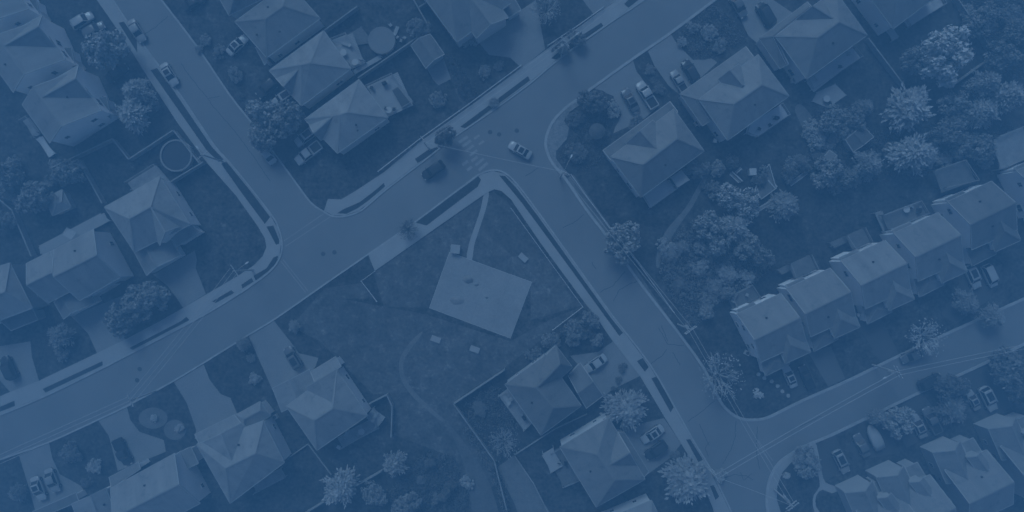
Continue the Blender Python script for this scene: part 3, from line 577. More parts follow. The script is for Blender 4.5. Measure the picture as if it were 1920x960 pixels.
for a in (
    (1705, 200, 47, 'spiky', PALE, 'large pale feathery tree, biggest of the pair at upper right', 8), (1713, 284, 42, 'spiky', PALE, 'pale feathery tree just below the biggest one at upper right', 8),
    (1855, 155, 30, 'spiky', 0.21, 'pale tree at the top of the clump near the right edge', 8), (1846, 208, 30, 'spiky', 0.23, 'pale tree at the lower left of the clump near the right edge', 8), (1896, 178, 36, 'spiky', 0.22, 'pale tree touching the right edge of the picture', 8),
    (1768, 104, 46, 'leafy', 0.21, 'tall pale clumpy tree alone in the top right yard', 9), (1712, 112, 22, 'leafy', MID, 'dim tree at the left foot of the tall clumpy tree', 6),
    (1632, 309, 28, 'spiky', 0.19, 'medium pale tree left of the lower feathery tree', 6), (1552, 328, 28, 'leafy', 0.12, 'grey leafy tree right of the garden junk pile', 5),
    (252, 166, 32, 'spiky', 0.21, 'pale tree above its twin by the left pavement', 6), (244, 215, 35, 'spiky', PALE, 'brightest tree beside the left pavement, nearest the house', 6), (196, 92, 38, 'leafy', 0.16, 'big grey tree in front of the left gabled house', 7), (288, 197, 12, 'bush', MID, 'round shrub beside the brightest left tree'),
    (640, 916, 37, 'spiky', PALE, 'large pale round tree over the back fence at lower centre', 7), (737, 874, 26, 'spiky', 0.21, 'pale ragged tree right of the large round one', 6),
    (1176, 766, 42, 'spiky', 0.22, 'pale tree in the front yard beside the white and dark cars', 7), (1293, 901, 46, 'spiky', 0.23, 'big pale street tree at the lower pavement', 8), (1350, 893, 14, 'bush', 0.16, 'shrub at the kerb right of the big street tree'),
    (1472, 381, 34, 'spiky', 0.18, 'pale tree below the garden junk pile', 6), (1368, 372, 24, 'leafy', 0.19, 'bright leafy tree upper left of the pair in the back wood', 6), (1402, 385, 26, 'leafy', 0.18, 'bright leafy tree upper right of the pair in the back wood', 6), (1380, 424, 32, 'spiky', 0.21, 'bright ragged tree at the middle of the back wood', 7),
    (1325, 425, 27, 'leafy', 0.13, 'grey tree beside the back trail', 5), (1345, 462, 18, 'leafy', 0.17, 'small bright tree in the back wood', 5), (1400, 460, 24, 'leafy', 0.12, 'grey tree low in the back wood', 5), (1430, 485, 20, 'leafy', 0.1, 'dim tree at the right edge of the back wood', 5),
    (1165, 453, 36, 'leafy', 0.13, 'broad tree overhanging the right kerb halfway down the street', 7), (1352, 706, 42, 'bare', 0.17, 'bare-branched tree on the corner lawn under the wires', 7),
    (834, 258, 20, 'leafy', 0.08, 'dark tree beside the zebra crossing', 5), (764, 430, 22, 'bare', 0.06, 'dark thin street tree on the pavement above the pad', 3.5), (1052, 88, 15, 'leafy', 0.1, 'small dark street tree by the upper pole', 2.6), (1082, 72, 17, 'leafy', 0.09, 'dark street tree right of the upper pole', 2.6), (925, 193, 11, 'bush', 0.13, 'little shrub in the upper verge'),
    (497, 212, 28, 'leafy', 0.16, 'pale upper part of the tree group over the left street', 6), (538, 222, 33, 'leafy', 0.11, 'dark spreading tree before the middle hip-roofed house', 7), (490, 262, 26, 'leafy', 0.14, 'tree leaning over the kerb and a white car', 6),
    (276, 556, 38, 'leafy', 0.10, 'round dark tree right of the pair by the lower left drive', 5), (219, 602, 31, 'leafy', 0.10, 'round dark tree left of the pair by the lower left drive', 5), (110, 630, 25, 'spiky', 0.15, 'pale tree on the lawn between two left driveways', 4), (113, 664, 14, 'bush', 0.1, 'small shrub below the tree between the left driveways'),
    (1738, 632, 36, 'bare', 0.22, 'pale bare tree over the kerb of the right street', 6), (1816, 570, 26, 'spiky', 0.17, 'pale tree left of the pair by the right street', 5), (1868, 597, 28, 'spiky', 0.19, 'pale tree right of the pair by the right street', 5),
    (1684, 790, 27, 'leafy', 0.15, 'pale tree between the covered boat and two cars', 5), (1650, 783, 18, 'spiky', 0.19, 'bright thin tree right beside the covered boat', 5), (1787, 770, 31, 'spiky', 0.14, 'dim tree in front of the pale dormer house', 5), (1783, 724, 26, 'leafy', DARK, 'dark tree beside the car on the right street', 5), (1892, 684, 36, 'leafy', 0.085, 'broad dark tree at the lower right edge', 6), (1912, 742, 20, 'leafy', DARK, 'dark tree below the broad one at lower right edge', 6),
    (1512, 868, 30, 'leafy', 0.12, 'dim bush tree inside the curved lower corner', 3.5), (945, 828, 30, 'bare', 0.14, 'fountain-shaped shrub at the back of the dark-roofed house', 3), (1024, 18, 30, 'bare', 0.16, 'bare tree on the lawn at the top edge', 5),
    (551, 611, 13, 'spiky', 0.17, 'small star-shaped shrub by the field corner', 2), (453, 645, 16, 'spiky', 0.15, 'small pale tree at the kerb between two driveways', 3), (477, 710, 13, 'bush', 0.15, 'pale shrub between the two lower driveways'), (470, 672, 10, 'bush', 0.1, 'dim shrub below the small kerb tree'),
    (128, 320, 28, 'leafy', 0.11, 'leafy tree above the little garden shed', 5), (62, 368, 36, 'leafy', 0.10, 'wide dim tree left of the little garden shed', 5), (20, 330, 26, 'leafy', 0.10, 'dim tree at the left edge beside the lawn', 5), (100, 310, 14, 'bush', 0.12, 'round shrub behind the left twin house'),
    (1112, 190, 25, 'leafy', DARK, 'dark round tree on the corner garden by the road', 4), (1150, 205, 17, 'bush', 0.15, 'pale ball shrub on the corner garden'), (1078, 222, 17, 'bush', DARK, 'dark shrub nearest the paved corner'), (1195, 230, 16, 'leafy', 0.09, 'dark shrub tree against the gabled front by the junction', 2.5), (1083, 285, 22, 'bush', 0.075, 'wide dark shrub below the round garden table'),
    (287, 784, 8, 'bush', 0.22, 'clipped pale ball shrub in the left mulch ring'), (336, 803, 9, 'bush', 0.2, 'clipped pale ball shrub in the right mulch ring'), (174, 877, 15, 'bush', 0.17, 'pale spreading shrub on the lower left lawn'), (160, 905, 12, 'bush', DARK, 'dark shrub by the flat porch'),
    (28, 925, 20, 'spiky', 0.13, 'dim tree at the lower left edge', 3), (130, 850, 22, 'bush', 0.08, 'dim shrub on the lower left lawn'),
    (820, 187, 18, 'bush', 0.10, 'round grey bush on the lawn beside the deck'), (783, 52, 20, 'leafy', 0.10, 'bush tree by the low storage hut', 3), (908, 133, 14, 'bush', 0.1, 'grey bush below the wide driveway'), (935, 123, 11, 'bush', 0.09, 'small bush at the edge of the wide driveway'), (872, 78, 11, 'bush', 0.16, 'leafy shrub left of the multi-gabled front'), (888, 76, 10, 'bush', 0.17, 'leafy shrub right of the multi-gabled front'),
    (1422, 739, 10, 'bush', 0.24, 'pale ball shrub alone on the corner lawn'), (1476, 892, 8, 'bush', 0.21, 'pale ball shrub inside the curved lower corner'),
    (1110, 600, 18, 'leafy', 0.10, 'dim tree at the corner of the field fence', 3), (1075, 622, 22, 'leafy', 0.09, 'dark shrubby tree between field and dark-roofed house', 3), (1035, 640, 18, 'bush', 0.085, 'low shrub behind the field fence'), (1000, 665, 15, 'bush', 0.085, 'low shrub above the dark-roofed house'),
    (1168, 690, 9, 'bush', 0.07, 'dark clipped shrub nearest the pavement beside the drive'), (1160, 713, 7, 'bush', 0.07, 'middle dark clipped shrub beside the drive'), (1150, 729, 6, 'bush', 0.07, 'lowest dark clipped shrub beside the drive'), (1268, 855, 10, 'bush', 0.08, 'dark shrub in the triangular bed'),
    (1600, 225, 24, 'leafy', 0.10, 'dim tree behind the dark square shed', 4), (1560, 225, 24, 'leafy', 0.12, 'grey tree left of the dark square shed', 4), (1625, 200, 20, 'spiky', 0.15, 'pale small tree left of the biggest feathery tree', 4), (1590, 330, 20, 'leafy', 0.1, 'dim tree below the lean-to shed', 4),
    (1790, 195, 26, 'leafy', 0.12, 'grey tree between the biggest feathery tree and the right clump', 5), (1780, 240, 28, 'leafy', 0.09, 'dark tree left below the right clump', 5), (1830, 275, 30, 'leafy', 0.10, 'grey tree behind the dark deck at right', 5), (1880, 110, 32, 'leafy', 0.10, 'grey tree at upper right edge', 6), (1840, 40, 30, 'leafy', 0.10, 'dim tree along the upper right fence', 5), (1905, 60, 26, 'leafy', 0.09, 'dim tree in the top right corner', 5),
    (1300, 50, 12, 'bush', 0.13, 'pale shrub in the upper planting bed'), (1330, 60, 18, 'bush', 0.14, 'wide pale shrub in the upper planting bed'), (1350, 85, 15, 'bush', 0.12, 'shrub at the lower end of the upper planting bed'), (1280, 78, 11, 'bush', 0.15, 'left shrub of the upper planting bed'),
    (1218, 130, 11, 'bush', 0.1, 'shrub at top of the bed between two driveways'), (1235, 165, 12, 'bush', 0.08, 'shrub at foot of the bed between two driveways'), (875, 905, 14, 'bush', 0.16, 'pale small shrub standing out of the lower thicket'),
    (385, 75, 12, 'bush', 0.12, 'shrub in the front garden below the parked dark car'), (410, 95, 14, 'bush', 0.1, 'shrub in the front garden left of the white car'), (440, 140, 15, 'bush', 0.11, 'pale shrub between front garden and dark car'), (448, 180, 9, 'bush', 0.06, 'dark ball shrub at the kerb above the big tree'), (372, 90, 9, 'bush', 0.13, 'small shrub at the kerb of the left street'),
    (980, 735, 15, 'bush', 0.09, 'shrub behind the left deck of the dark-roofed house'), (900, 765, 16, 'spiky', 0.11, 'weedy shrub inside the field fence corner', 1.5), (760, 950, 26, 'leafy', 0.1, 'dim tree at the bottom edge left of the thicket', 4), (700, 930, 24, 'leafy', 0.11, 'dim tree right of the large round tree', 3.5)):
    tree(*a)
def crowd(poly, n, r0, r1, tones, label, group, kinds=('leafy', 'bush', 'bush', 'spiky')):
    xs = [p[0] for p in poly]; ys = [p[1] for p in poly]; got = []
    for _ in range(n*40):
        if len(got) >= n: break
        x, y = random.uniform(min(xs), max(xs)), random.uniform(min(ys), max(ys)); c = False
        for i in range(len(poly)):
            (x1, y1), (x2, y2) = poly[i-1], poly[i]
            if (y1 > y) != (y2 > y) and x < (x2-x1)*(y-y1)/(y2-y1) + x1: c = not c
        if not c or any(math.hypot(x-a, y-b) < r0*.9 for a, b in got): continue
        got.append((x, y)); kd = random.choice(kinds); ti = random.randrange(len(tones)); fx = (x-min(xs))/(max(xs)-min(xs)); fy = (y-min(ys))/(max(ys)-min(ys)); rr = random.uniform(r0, r1)
        lb = '%s%s %s %s, %s%s part' % ('wide ' if rr > (r0+r1)/2 else 'narrow ', ('dark', 'grey', 'pale')[ti], {'leafy': 'leafy shrub', 'bush': 'low bush', 'spiky': 'feathery shrub'}[kd], label, ('upper ', 'middle ', 'lower ')[min(2, int(fy*3))], ('left', 'centre', 'right')[min(2, int(fx*3))])
        tree(x, y, rr, kd, tones[ti], lb, random.uniform(1.4, 3.2), group, 'shrub')
crowd([(1235, 505), (1250, 462), (1285, 425), (1330, 440), (1420, 470), (1440, 500), (1420, 525), (1380, 545), (1330, 580), (1290, 600), (1262, 560)], 13, 12, 20, (.11, .14, .17), 'in the back wood', 'shrubs of the back wood')
crowd([(1300, 300), (1420, 285), (1500, 260), (1530, 330), (1440, 350), (1350, 360), (1290, 370)], 14, 10, 18, (.07, .09, .12), 'around the garden timber', 'shrubs around the back garden timber')
crowd([(1520, 215), (1590, 205), (1650, 255), (1680, 240), (1760, 240), (1900, 240), (1890, 320), (1790, 310), (1680, 335), (1560, 350), (1510, 300)], 24, 13, 24, (.09, .12, .15), 'under the upper right trees', 'shrubs under the upper right trees')
crowd([(1800, 5), (1915, 5), (1915, 150), (1855, 130), (1840, 70)], 14, 13, 22, (.08, .1, .12), 'along the upper right fence', 'shrubs along the upper right fence')
crowd([(770, 885), (800, 858), (845, 862), (868, 895), (878, 950), (770, 950)], 5, 9, 14, (.06, .08, .1), 'in the bottom thicket', 'shrubs of the lower thicket')
crowd([(0, 300), (90, 290), (110, 330), (60, 420), (0, 430)], 9, 12, 20, (.08, .1, .12), 'in the left edge yard', 'shrubs of the left edge yard')
crowd([(985, 660), (1080, 600), (1120, 600), (1120, 640), (1060, 655), (1020, 650)], 8, 9, 14, (.08, .1, .12), 'behind the field fence', 'shrubs behind the field fence')
# low growth that nobody could count
def thicket(name, label, poly, n, tone, hmax=1.4):
    xs = [p[0] for p in poly]; ys = [p[1] for p in poly]; b = MB(); k = 0; V2 = [Vector(p) for p in poly]
    def inside(x, y):
        c = False
        for i in range(len(poly)):
            (x1, y1), (x2, y2) = poly[i-1], poly[i]
            if (y1 > y) != (y2 > y) and x < (x2-x1)*(y-y1)/(y2-y1) + x1: c = not c
        return c
    while k < n:
        x, y = random.uniform(min(xs), max(xs)), random.uniform(min(ys), max(ys))
        if not inside(x, y): continue
        k += 1; hh = random.uniform(.2, 1)*hmax; p = W(x, y, 0); rr = random.uniform(.3, .8)
        for j in range(16):
            v = rv().normalized(); v.z = abs(v.z)
            leafquad(b, p + Vector((v.x*rr, v.y*rr, v.z*hh)), rv(), v + rv(.5), random.uniform(.2, .38), random.uniform(.14, .26))
    o = b.build(name, leafmat(tone)); o['kind'] = 'stuff'; o['label'] = label; return o
thicket('undergrowth', 'dense low undergrowth of the wood behind the row houses', [(1235, 505), (1250, 460), (1290, 420), (1330, 400), (1420, 450), (1440, 500), (1420, 525), (1380, 545), (1330, 580), (1290, 600), (1262, 560)], 1300, 0.17)
thicket('thicket', 'dark thicket at the bottom edge below the field', [(770, 880), (800, 850), (845, 855), (868, 890), (880, 940), (880, 975), (760, 975), (720, 930)], 900, 0.115, 0.9)
thicket('undergrowth', 'rough growth under the trees at upper right', [(1520, 210), (1590, 200), (1640, 250), (1760, 230), (1900, 230), (1880, 330), (1780, 320), (1660, 340), (1560, 350), (1510, 300)], 620, 0.11, 1.0)
thicket('undergrowth', 'rough growth along the upper right fence', [(1800, 0), (1920, 0), (1920, 150), (1850, 130), (1845, 80)], 330, 0.12, 1.0)
thicket('garden_growth', 'mixed low planting of the corner garden by the junction', [(1100, 200), (1150, 190), (1160, 230), (1130, 300), (1095, 325), (1062, 310), (1050, 296), (1075, 262), (1070, 230)], 170, 0.1, .6)
thicket('garden_growth', 'mixed low planting of the upper roadside bed', [(1265, 66), (1340, 10), (1360, 22), (1395, 76), (1340, 104), (1302, 108)], 170, 0.14, .6)
thicket('weeds', 'weedy scrub inside the field fence behind the dark-roofed house', [(860, 760), (930, 715), (975, 800), (945, 855), (920, 845)], 170, 0.12, .6)
thicket('hedge_growth', 'ragged hedge along the trail at the lower field edge', [(880, 800), (925, 862), (945, 905), (955, 960), (945, 960), (930, 905), (905, 858), (870, 805)], 150, 0.15, 1.0)
thicket('lawn_edge_growth', 'uneven tall grass along the dark garden strip at top', [(835, 105), (850, 108), (895, 178), (882, 195), (868, 190)], 110, 0.1, .5)
thicket('stone_bank', 'pale bank of loose stones beside the pole', [(1285, 604), (1330, 565), (1341, 572), (1332, 588), (1298, 609)], 120, 0.19, .35)

# ------------------------------------------------------------------ vehicles
def loft(b, secs, n=14, cap=True):
    """secs: (x, half width, z bottom, z top, roundness)"""
    rings = []
    for x, w, z0, z1, e in secs:
        zc, hz = (z0+z1)/2, (z1-z0)/2; r = []
        for k in range(n):
            a = (k+.5)/n*6.28318; c, s = math.cos(a), math.sin(a)
            r.append((x, w*math.copysign(abs(c)**e, c), zc + hz*math.copysign(abs(s)**e, s)))
        rings.append(r)
    vs = [v for r in rings for v in r]; fs = []
    for i in range(len(rings)-1):
        for k in range(n): fs.append((i*n+k, i*n+(k+1) % n, (i+1)*n+(k+1) % n, (i+1)*n+k))
    if cap: fs += [tuple(range(n-1, -1, -1)), tuple(range((len(rings)-1)*n, len(rings)*n))]
    b.add(vs, fs)
def flip_up(o):
    bm = bmesh.new(); bm.from_mesh(o.data); bmesh.ops.recalc_face_normals(bm, faces=bm.faces); bm.to_mesh(o.data); bm.free(); return o
def make_car(kind, tone, roof_dark=False):
    root = empty('car' if kind != 'pickup' else 'pickup_truck'); L = {'sedan': 4.7, 'suv': 4.7, 'pickup': 5.7, 'van': 5.0}[kind]; w = {'sedan': .90, 'suv': .94, 'pickup': .99, 'van': .97}[kind]
    zt = {'sedan': .88, 'suv': 1.02, 'pickup': 1.08, 'van': 1.05}[kind]; zr = {'sedan': 1.44, 'suv': 1.70, 'pickup': 1.82, 'van': 1.9}[kind]; h = L/2; pm = paint(tone)
    b = MB(); loft(b, [(-h, w*.72, .42, zt*.82, .5), (-h+.12, w*.92, .3, zt*.95, .42), (-h*.62, w, .26, zt, .4), (0, w, .26, zt, .4), (h*.5, w*.99, .26, zt*.98, .4), (h-.45, w*.93, .28, zt*.88, .42), (h-.1, w*.78, .34, zt*.74, .5), (h, w*.6, .42, zt*.64, .55)])
    body = flip_up(b.build('body', pm, root, True))
    # greenhouse: windows all round, roof panel on top
    if kind == 'sedan': x = (-h+.75, -h+1.45, .35, 1.12)
    elif kind == 'suv': x = (-h+.22, -h+.62, .45, 1.15)
    elif kind == 'van': x = (-h+.15, -h+.5, 1.0, 1.75)
    else: x = (-.55, -.3, .85, 1.5)
    wr = w*.74; wb = w*.9
    def quad(nm, pts, m, par=root):
        return flip_up(mesh(nm, pts + [(p[0], p[1], p[2]-.04) for p in pts], [(0, 1, 2, 3), (7, 6, 5, 4), (0, 4, 5, 1), (1, 5, 6, 2), (2, 6, 7, 3), (3, 7, 4, 0)], m, par))
    zb = zt - .05; zz = zr - .05
    quad('rear_window', [(x[0], -wb*.92, zb), (x[0], wb*.92, zb), (x[1], wr*.96, zz), (x[1], -wr*.96, zz)], M_glass)
    quad('windscreen', [(x[3], wb*.92, zb), (x[3], -wb*.92, zb), (x[2], -wr*.96, zz), (x[2], wr*.96, zz)], M_glass)
    for s in (-1, 1):
        quad('side_window', [(x[0], s*wb, zb), (x[3], s*wb, zb), (x[2], s*wr, zz), (x[1], s*wr, zz)], M_glass)
        b = MB(); b.beam((x[0], s*wb*.96, zb), (x[1], s*wr, zr-.02), .09, .09); b.beam((x[3], s*wb*.96, zb), (x[2], s*wr, zr-.02), .09, .09); b.beam((x[1], s*(wr+.01), zr-.02), (x[2], s*(wr+.01), zr-.02), .1, .08); b.build('pillar', pm, root)
        b = MB(); b.box((x[3]-.25, s*(w+.09), zt+.05), (.14, .2, .15)); b.build('mirror', pm, root)
        b = MB(); b.box((h-.2, s*w*.62, zt*.7), (.3, w*.36, .14)); b.build('headlight', M_lampg, root)
        b = MB(); b.box((-h+.07, s*w*.68, zt*.75), (.16, w*.3, .16)); b.build('tail_light', M_red, root)
    b = MB(); loft(b, [(x[1]-.1, wr*.9, zr-.1, zr-.02, .5), (x[1]+.1, wr, zr-.12, zr+.02, .5), ((x[1]+x[2])/2, wr, zr-.12, zr+.05, .5), (x[2]-.1, wr, zr-.12, zr+.01, .5), (x[2]+.1, wr*.92, zr-.12, zr-.04, .5)]); rf = flip_up(b.build('roof', pm, root, True))
    if roof_dark: b = MB(); b.box(((x[1]+x[2])/2, 0, zr+.035), ((x[2]-x[1])*.7, wr*1.5, .05)); b.build('sunroof', M_glass, rf)
    if kind == 'pickup':
        b = MB(); b.box((-h+1.1, 0, zt+.02), (1.75, w*1.55, .04)); b.build('cargo_bed', M_black, root)
        for s in (-1, 1): b = MB(); b.box((-h+1.12, s*w*.88, zt+.06), (2.0, .16, .14)); b.build('bed_rail', pm, root)
        b = MB(); b.box((-h+.16, 0, zt+.05), (.12, w*1.7, .14)); b.build('tailgate', pm, root)
    for sx in (-h*.62, h*.62):
        for s in (-1, 1):
            b = MB(); b.tube([(sx, s*(w-.2), .33), (sx, s*(w+.02), .33)], [.33, .33], 16); t = b.build('wheel', M_tyre, root)
            b = MB(); b.tube([(sx, s*(w-.02), .33), (sx, s*(w+.04), .33)], [.2, .2], 10); b.build('rim', M_rim, t)
    return root
CARS = {}
def car(px, py, dx, dy, kind, tone, label, roof_dark=False, sc=1.0):
    k = (kind, tone, roof_dark); p = W(px, py, 0.9)
    if k not in CARS: o = CARS[k] = make_car(*k)
    else: o = copy_tree(CARS[k])
    o.location = (p.x, p.y, 0.012); o.rotation_euler = (0, 0, math.atan2(-dy, dx)); o.scale = (sc,)*3
    tag(o, label, 'car' if kind != 'pickup' else 'pickup', 'cars parked and driving in the streets')
WH, LG, GR, DK = 0.34, 0.26, 0.12, 0.035
for a in ((153, 38, 1, -.62, 'suv', WH, 'pale car parked beside a darker one near the left gabled house', False, .95), (175, 56, 1, -.62, 'suv', GR, 'grey car next to the pale one near the left gabled house', False, .95),
          (218, 136, 1, -.7, 'sedan', DK, 'dark car under the trees by the left pavement'), (255, 57, .62, 1, 'sedan', LG, 'grey car parked on the left street, nearer the top'), (316, 139, .62, 1, 'sedan', WH, 'white car with dark sunroof parked on the left street', True),
          (363, 2, .9, -.5, 'sedan', DK, 'dark car cut by the top edge left of centre'), (444, 84, .8, -.75, 'sedan', WH, 'white car facing the uppermost dark hip roof', True), (500, 165, -.8, .7, 'suv', DK, 'dark car above the big tree by the left street'), (531, 183, -.85, .55, 'suv', WH, 'white car half under the eave of the middle house', True),
          (573, 256, -.8, .6, 'suv', WH, 'white car above the white pickup', True), (578, 287, -.8, .6, 'pickup', WH, 'white pickup truck below the white car'), (499, 287, -.6, -.8, 'sedan', WH, 'white car peeking out from under the kerbside tree'),
          (812, 319, -.82, .57, 'suv', DK, 'dark car driving along the main road'), (975, 281, -.86, -.5, 'sedan', WH, 'white car with sunroof turning in the junction', True),
          (1182, 187, -.5, -.87, 'sedan', GR, 'grey car beside the white pickup on the drive by the junction', True), (1213, 178, -.52, -.85, 'pickup', WH, 'white pickup on the drive by the junction'), (1274, 153, -.5, -.85, 'pickup', LG, 'pale pickup nosed out from the broad hip-roofed house', False, .85), (1295, 133, -.5, -.85, 'suv', DK, 'black car next to the pale pickup'),
          (1386, 11, .5, .87, 'sedan', GR, 'grey car at the top edge left of the black van'), (1436, 27, -.5, -.87, 'van', DK, 'black van on the drive at top right'),
          (1117, 682, -.83, .56, 'sedan', WH, 'white car alone on the drive of the dark-roofed house'), (1224, 815, -.83, .56, 'sedan', WH, 'white car above the dark one near the lower pavement', True), (1230, 845, -.83, .56, 'suv', DK, 'dark car below the white one near the lower pavement'),
          (549, 672, -.52, -.85, 'suv', GR, 'dark grey car on the drive beside the open field', True), (70, 917, .35, .93, 'sedan', WH, 'white car in the lower left drive', True), (96, 902, .35, .93, 'sedan', LG, 'silver car beside the white one in the lower left drive'), (15, 690, -.42, -.9, 'suv', DK, 'dark car at the left edge in its drive'), (229, 848, .42, .9, 'pickup', DK, 'black pickup before the long flat lower house', False, .95),
          (1482, 707, -.4, -.92, 'sedan', WH, 'white car in front of the leftmost row house', True, .92), (1513, 708, -.4, -.92, 'pickup', DK, 'dark pickup right of the white car by the row houses', False, .85), (1825, 519, .42, .9, 'suv', WH, 'white car with dark roof in front of the fifth row house', True), (1857, 517, .42, .9, 'van', WH, 'white van in front of the fifth row house', False, .9),
          (1713, 667, -.9, .4, 'sedan', GR, 'grey car half under the pale bare tree'), (1745, 716, .9, -.42, 'suv', DK, 'dark car parked at the kerb of the right street'), (1827, 751, -.45, -.9, 'sedan', LG, 'small silver car left of the white one at lower right', True, .85), (1854, 748, .45, .9, 'suv', WH, 'white car with long dark roof at lower right', True, 1.05),
          (1578, 866, .45, .9, 'suv', LG, 'silver car nearest the curved walk', True), (1617, 836, -.45, -.9, 'sedan', GR, 'grey car left of the covered boat'), (1724, 800, -.42, -.9, 'sedan', LG, 'silver car right of the pale tree and boat', True), (1748, 789, -.45, -.9, 'pickup', GR, 'grey pickup beside the silver car at lower right', False, .95)):
    car(*a)
# covered boat on a trailer
p = W(1642, 821, 1.2); bt = empty('covered_boat', (p.x, p.y, 0), math.atan2(.9, -.45)); tag(bt, 'long white covered boat on its trailer', 'boat')
b = MB(); loft(b, [(-2.4, .95, .6, 1.25, .6), (-1.2, 1.1, .5, 1.55, .7), (.3, 1.1, .5, 1.65, .7), (1.5, .9, .55, 1.5, .75), (2.2, .55, .7, 1.35, .8), (2.55, .15, .9, 1.15, 1)], 16); flip_up(b.build('cover', M_canvas, bt, True))
b = MB(); b.beam((-2.3, -.7, .45), (2.2, -.3, .45), .1, .1); b.beam((-2.3, .7, .45), (2.2, .3, .45), .1, .1); b.beam((2.2, 0, .45), (3.2, 0, .45), .1, .1); b.build('trailer_frame', M_iron, bt)
for s in (-1, 1): b = MB(); b.tube([(-.6, s*.95, .3), (-.6, s*1.15, .3)], [.3, .3], 14); b.build('wheel', M_tyre, bt)

# ------------------------------------------------------------------ fences
def fence(pts, label, h=1.7, m=None, closed=False, boards=True, t=0.09):
    P = [W(*p) for p in pts]; root = empty('fence', P[0]); tag(root, label, 'fence', 'garden fences'); O = P[0]; m = m or M_wood
    pm = None
    for a, c in zip(P[:-1], P[1:]):
        n = max(1, round((c-a).length/2.2)); ang = math.atan2(c.y-a.y, c.x-a.x); L = (c-a).length/n
        for k in range(n):
            q0, q1 = a + (c-a)*(k/n) - O, a + (c-a)*((k+1)/n) - O; md = (q0+q1)/2
            b = MB()
            if boards:
                b.box((0, 0, h/2), (L-.1, t, h-.1)); b.box((0, 0, h-.04), (L-.02, t+.12, .08)); b.box((0, 0, .35), (L-.1, t+.06, .08)); nm = 'panel'
            else:
                b.box((0, 0, h-.05), (L-.02, .07, .07)); b.box((0, 0, h*.5), (L-.02, .05, .06)); nm = 'rail'
            o = b.build(nm, m, root); o.location = md; o.rotation_euler = (0, 0, ang)
            b = MB(); b.box((0, 0, h/2+.05), (.12, .12, h+.1)); o = b.build('post', m, root); o.location = q0
    b = MB(); b.box((0, 0, h/2+.05), (.12, .12, h+.1)); o = b.build('post', m, root); o.location = P[-1] - O
for pts, lb in (([(107, 317), (220, 263), (250, 301), (333, 247), (381, 308)], 'zigzag board fence around the round pool yard'), ([(388, 306), (327, 343)], 'board fence between round pool and corner lawn'), ([(125, 321), (156, 301), (201, 382)], 'board fence above the long gabled house'), ([(12, 376), (34, 395), (70, 480)], 'board fence left of the little garden shed'),
                ([(613, 62), (673, 18)], 'fence behind the uppermost hip-roofed house'), ([(675, 150), (772, 84), (807, 58)], 'long fence between the two pool yards'), ([(775, 0), (807, 57)], 'fence along the alley by the multi-gabled house'), ([(786, 20), (803, 10)], 'short cross fence at top centre'),
                ([(1620, 77), (1685, 163)], 'fence between two top right yards'), ([(1783, 0), (1845, 92)], 'fence at right of the tall clumpy tree'), ([(1837, 120), (1778, 163)], 'fence across the foot of the top right yard'),
                ([(946, 691), (852, 754), (927, 859), (950, 950)], 'fence around the weedy plot behind the dark-roofed house'), ([(966, 851), (1040, 803), (1100, 775)], 'fence between the two houses below the pad'), ([(695, 754), (728, 737), (738, 758), (736, 815)], 'curving fence at the side of the field'),
                ([(545, 855), (579, 831), (622, 888)], 'corner fence between two lower back yards'), ([(540, 985), (578, 956), (612, 935)], 'fence left of the large pale round tree'), ([(672, 905), (718, 879)], 'fence right of the large pale round tree'), ([(966, 855), (1000, 905), (1028, 960)], 'low edging fence beside the pale gravel plot'), ([(1370, 560), (1400, 620), (1418, 660)], 'fence left of the first row house')):
    fence(pts, lb, h=1.6 if 'low' not in lb else .5)
fence([(958, 391), (1092, 575), (1036, 618)], 'thin rail fence beside the long pavement of the pad', .9, M_trim, boards=False)
fence([(703, 509), (678, 527), (707, 565)], 'low white rail at the left corner of the field', .5, M_trim, boards=False)
fence([(1070, 328), (1145, 432), (1200, 500), (1262, 585)], 'thin rail fence along the wooded side of the street', .9, M_trim, boards=False)
fence([(710, 322), (787, 262), (880, 196), (977, 124)], 'thin rail fence along the upper pavement', .8, M_trim, boards=False)
fence([(1027, 87), (1087, 47), (1130, 16)], 'thin rail fence above the upper pole', .8, M_trim, boards=False)

# ------------------------------------------------------------------ decks and patios
def deck(pts, z, label, m=None, rail=True, boards_dir=None):
    P = [W(*p, z) for p in pts]; c = sum(P, Vector())/len(P); root = empty('deck', (c.x, c.y, 0)); tag(root, label, 'deck', 'decks and patios behind the houses'); m = m or M_wood
    L = [p - Vector((c.x, c.y, 0)) for p in P]
    b = MB(); b.prism(L, z-.16, z); b.build('platform', m, root)
    e = (L[1]-L[0]); dn = e.normalized(); n = Vector((-dn.y, dn.x, 0)); s = [p.dot(n) for p in L]; u = [p.dot(dn) for p in L]
    if len(pts) == 4 and z > .3:
        lo, hi = min(s)+.12, max(s)-.12; k = lo
        while k < hi:
            b = MB(); b.beam(dn*(min(u)+.25) + n*k + Vector((0, 0, z+.012)), dn*(max(u)-.25) + n*k + Vector((0, 0, z+.012)), .27, .024)
            b.build('board', m, root); k += .31
    if rail:
        for i in range(len(L)):
            a, d_ = L[i], L[(i+1) % len(L)]
            if i == len(L)-1: continue
            b = MB(); b.beam(a + Vector((0, 0, .95)), d_ + Vector((0, 0, .95)), .1, .07); b.beam(a + Vector((0, 0, .5)), d_ + Vector((0, 0, .5)), .04, .05); b.build('rail', M_wood, root)
    for p in L:
        b = MB(); b.box((p.x, p.y, (z+.95)/2 if rail else z/2), (.14, .14, z+.95 if rail else z)); b.build('post', m, root)
    return root
q = Z(560, 130, 5.648); deck(q((715, 185), (990, 55), (1215, 350), (945, 505)), .9, 'large pale deck with a dark hot tub, behind the corner-lawn house', M_conc)
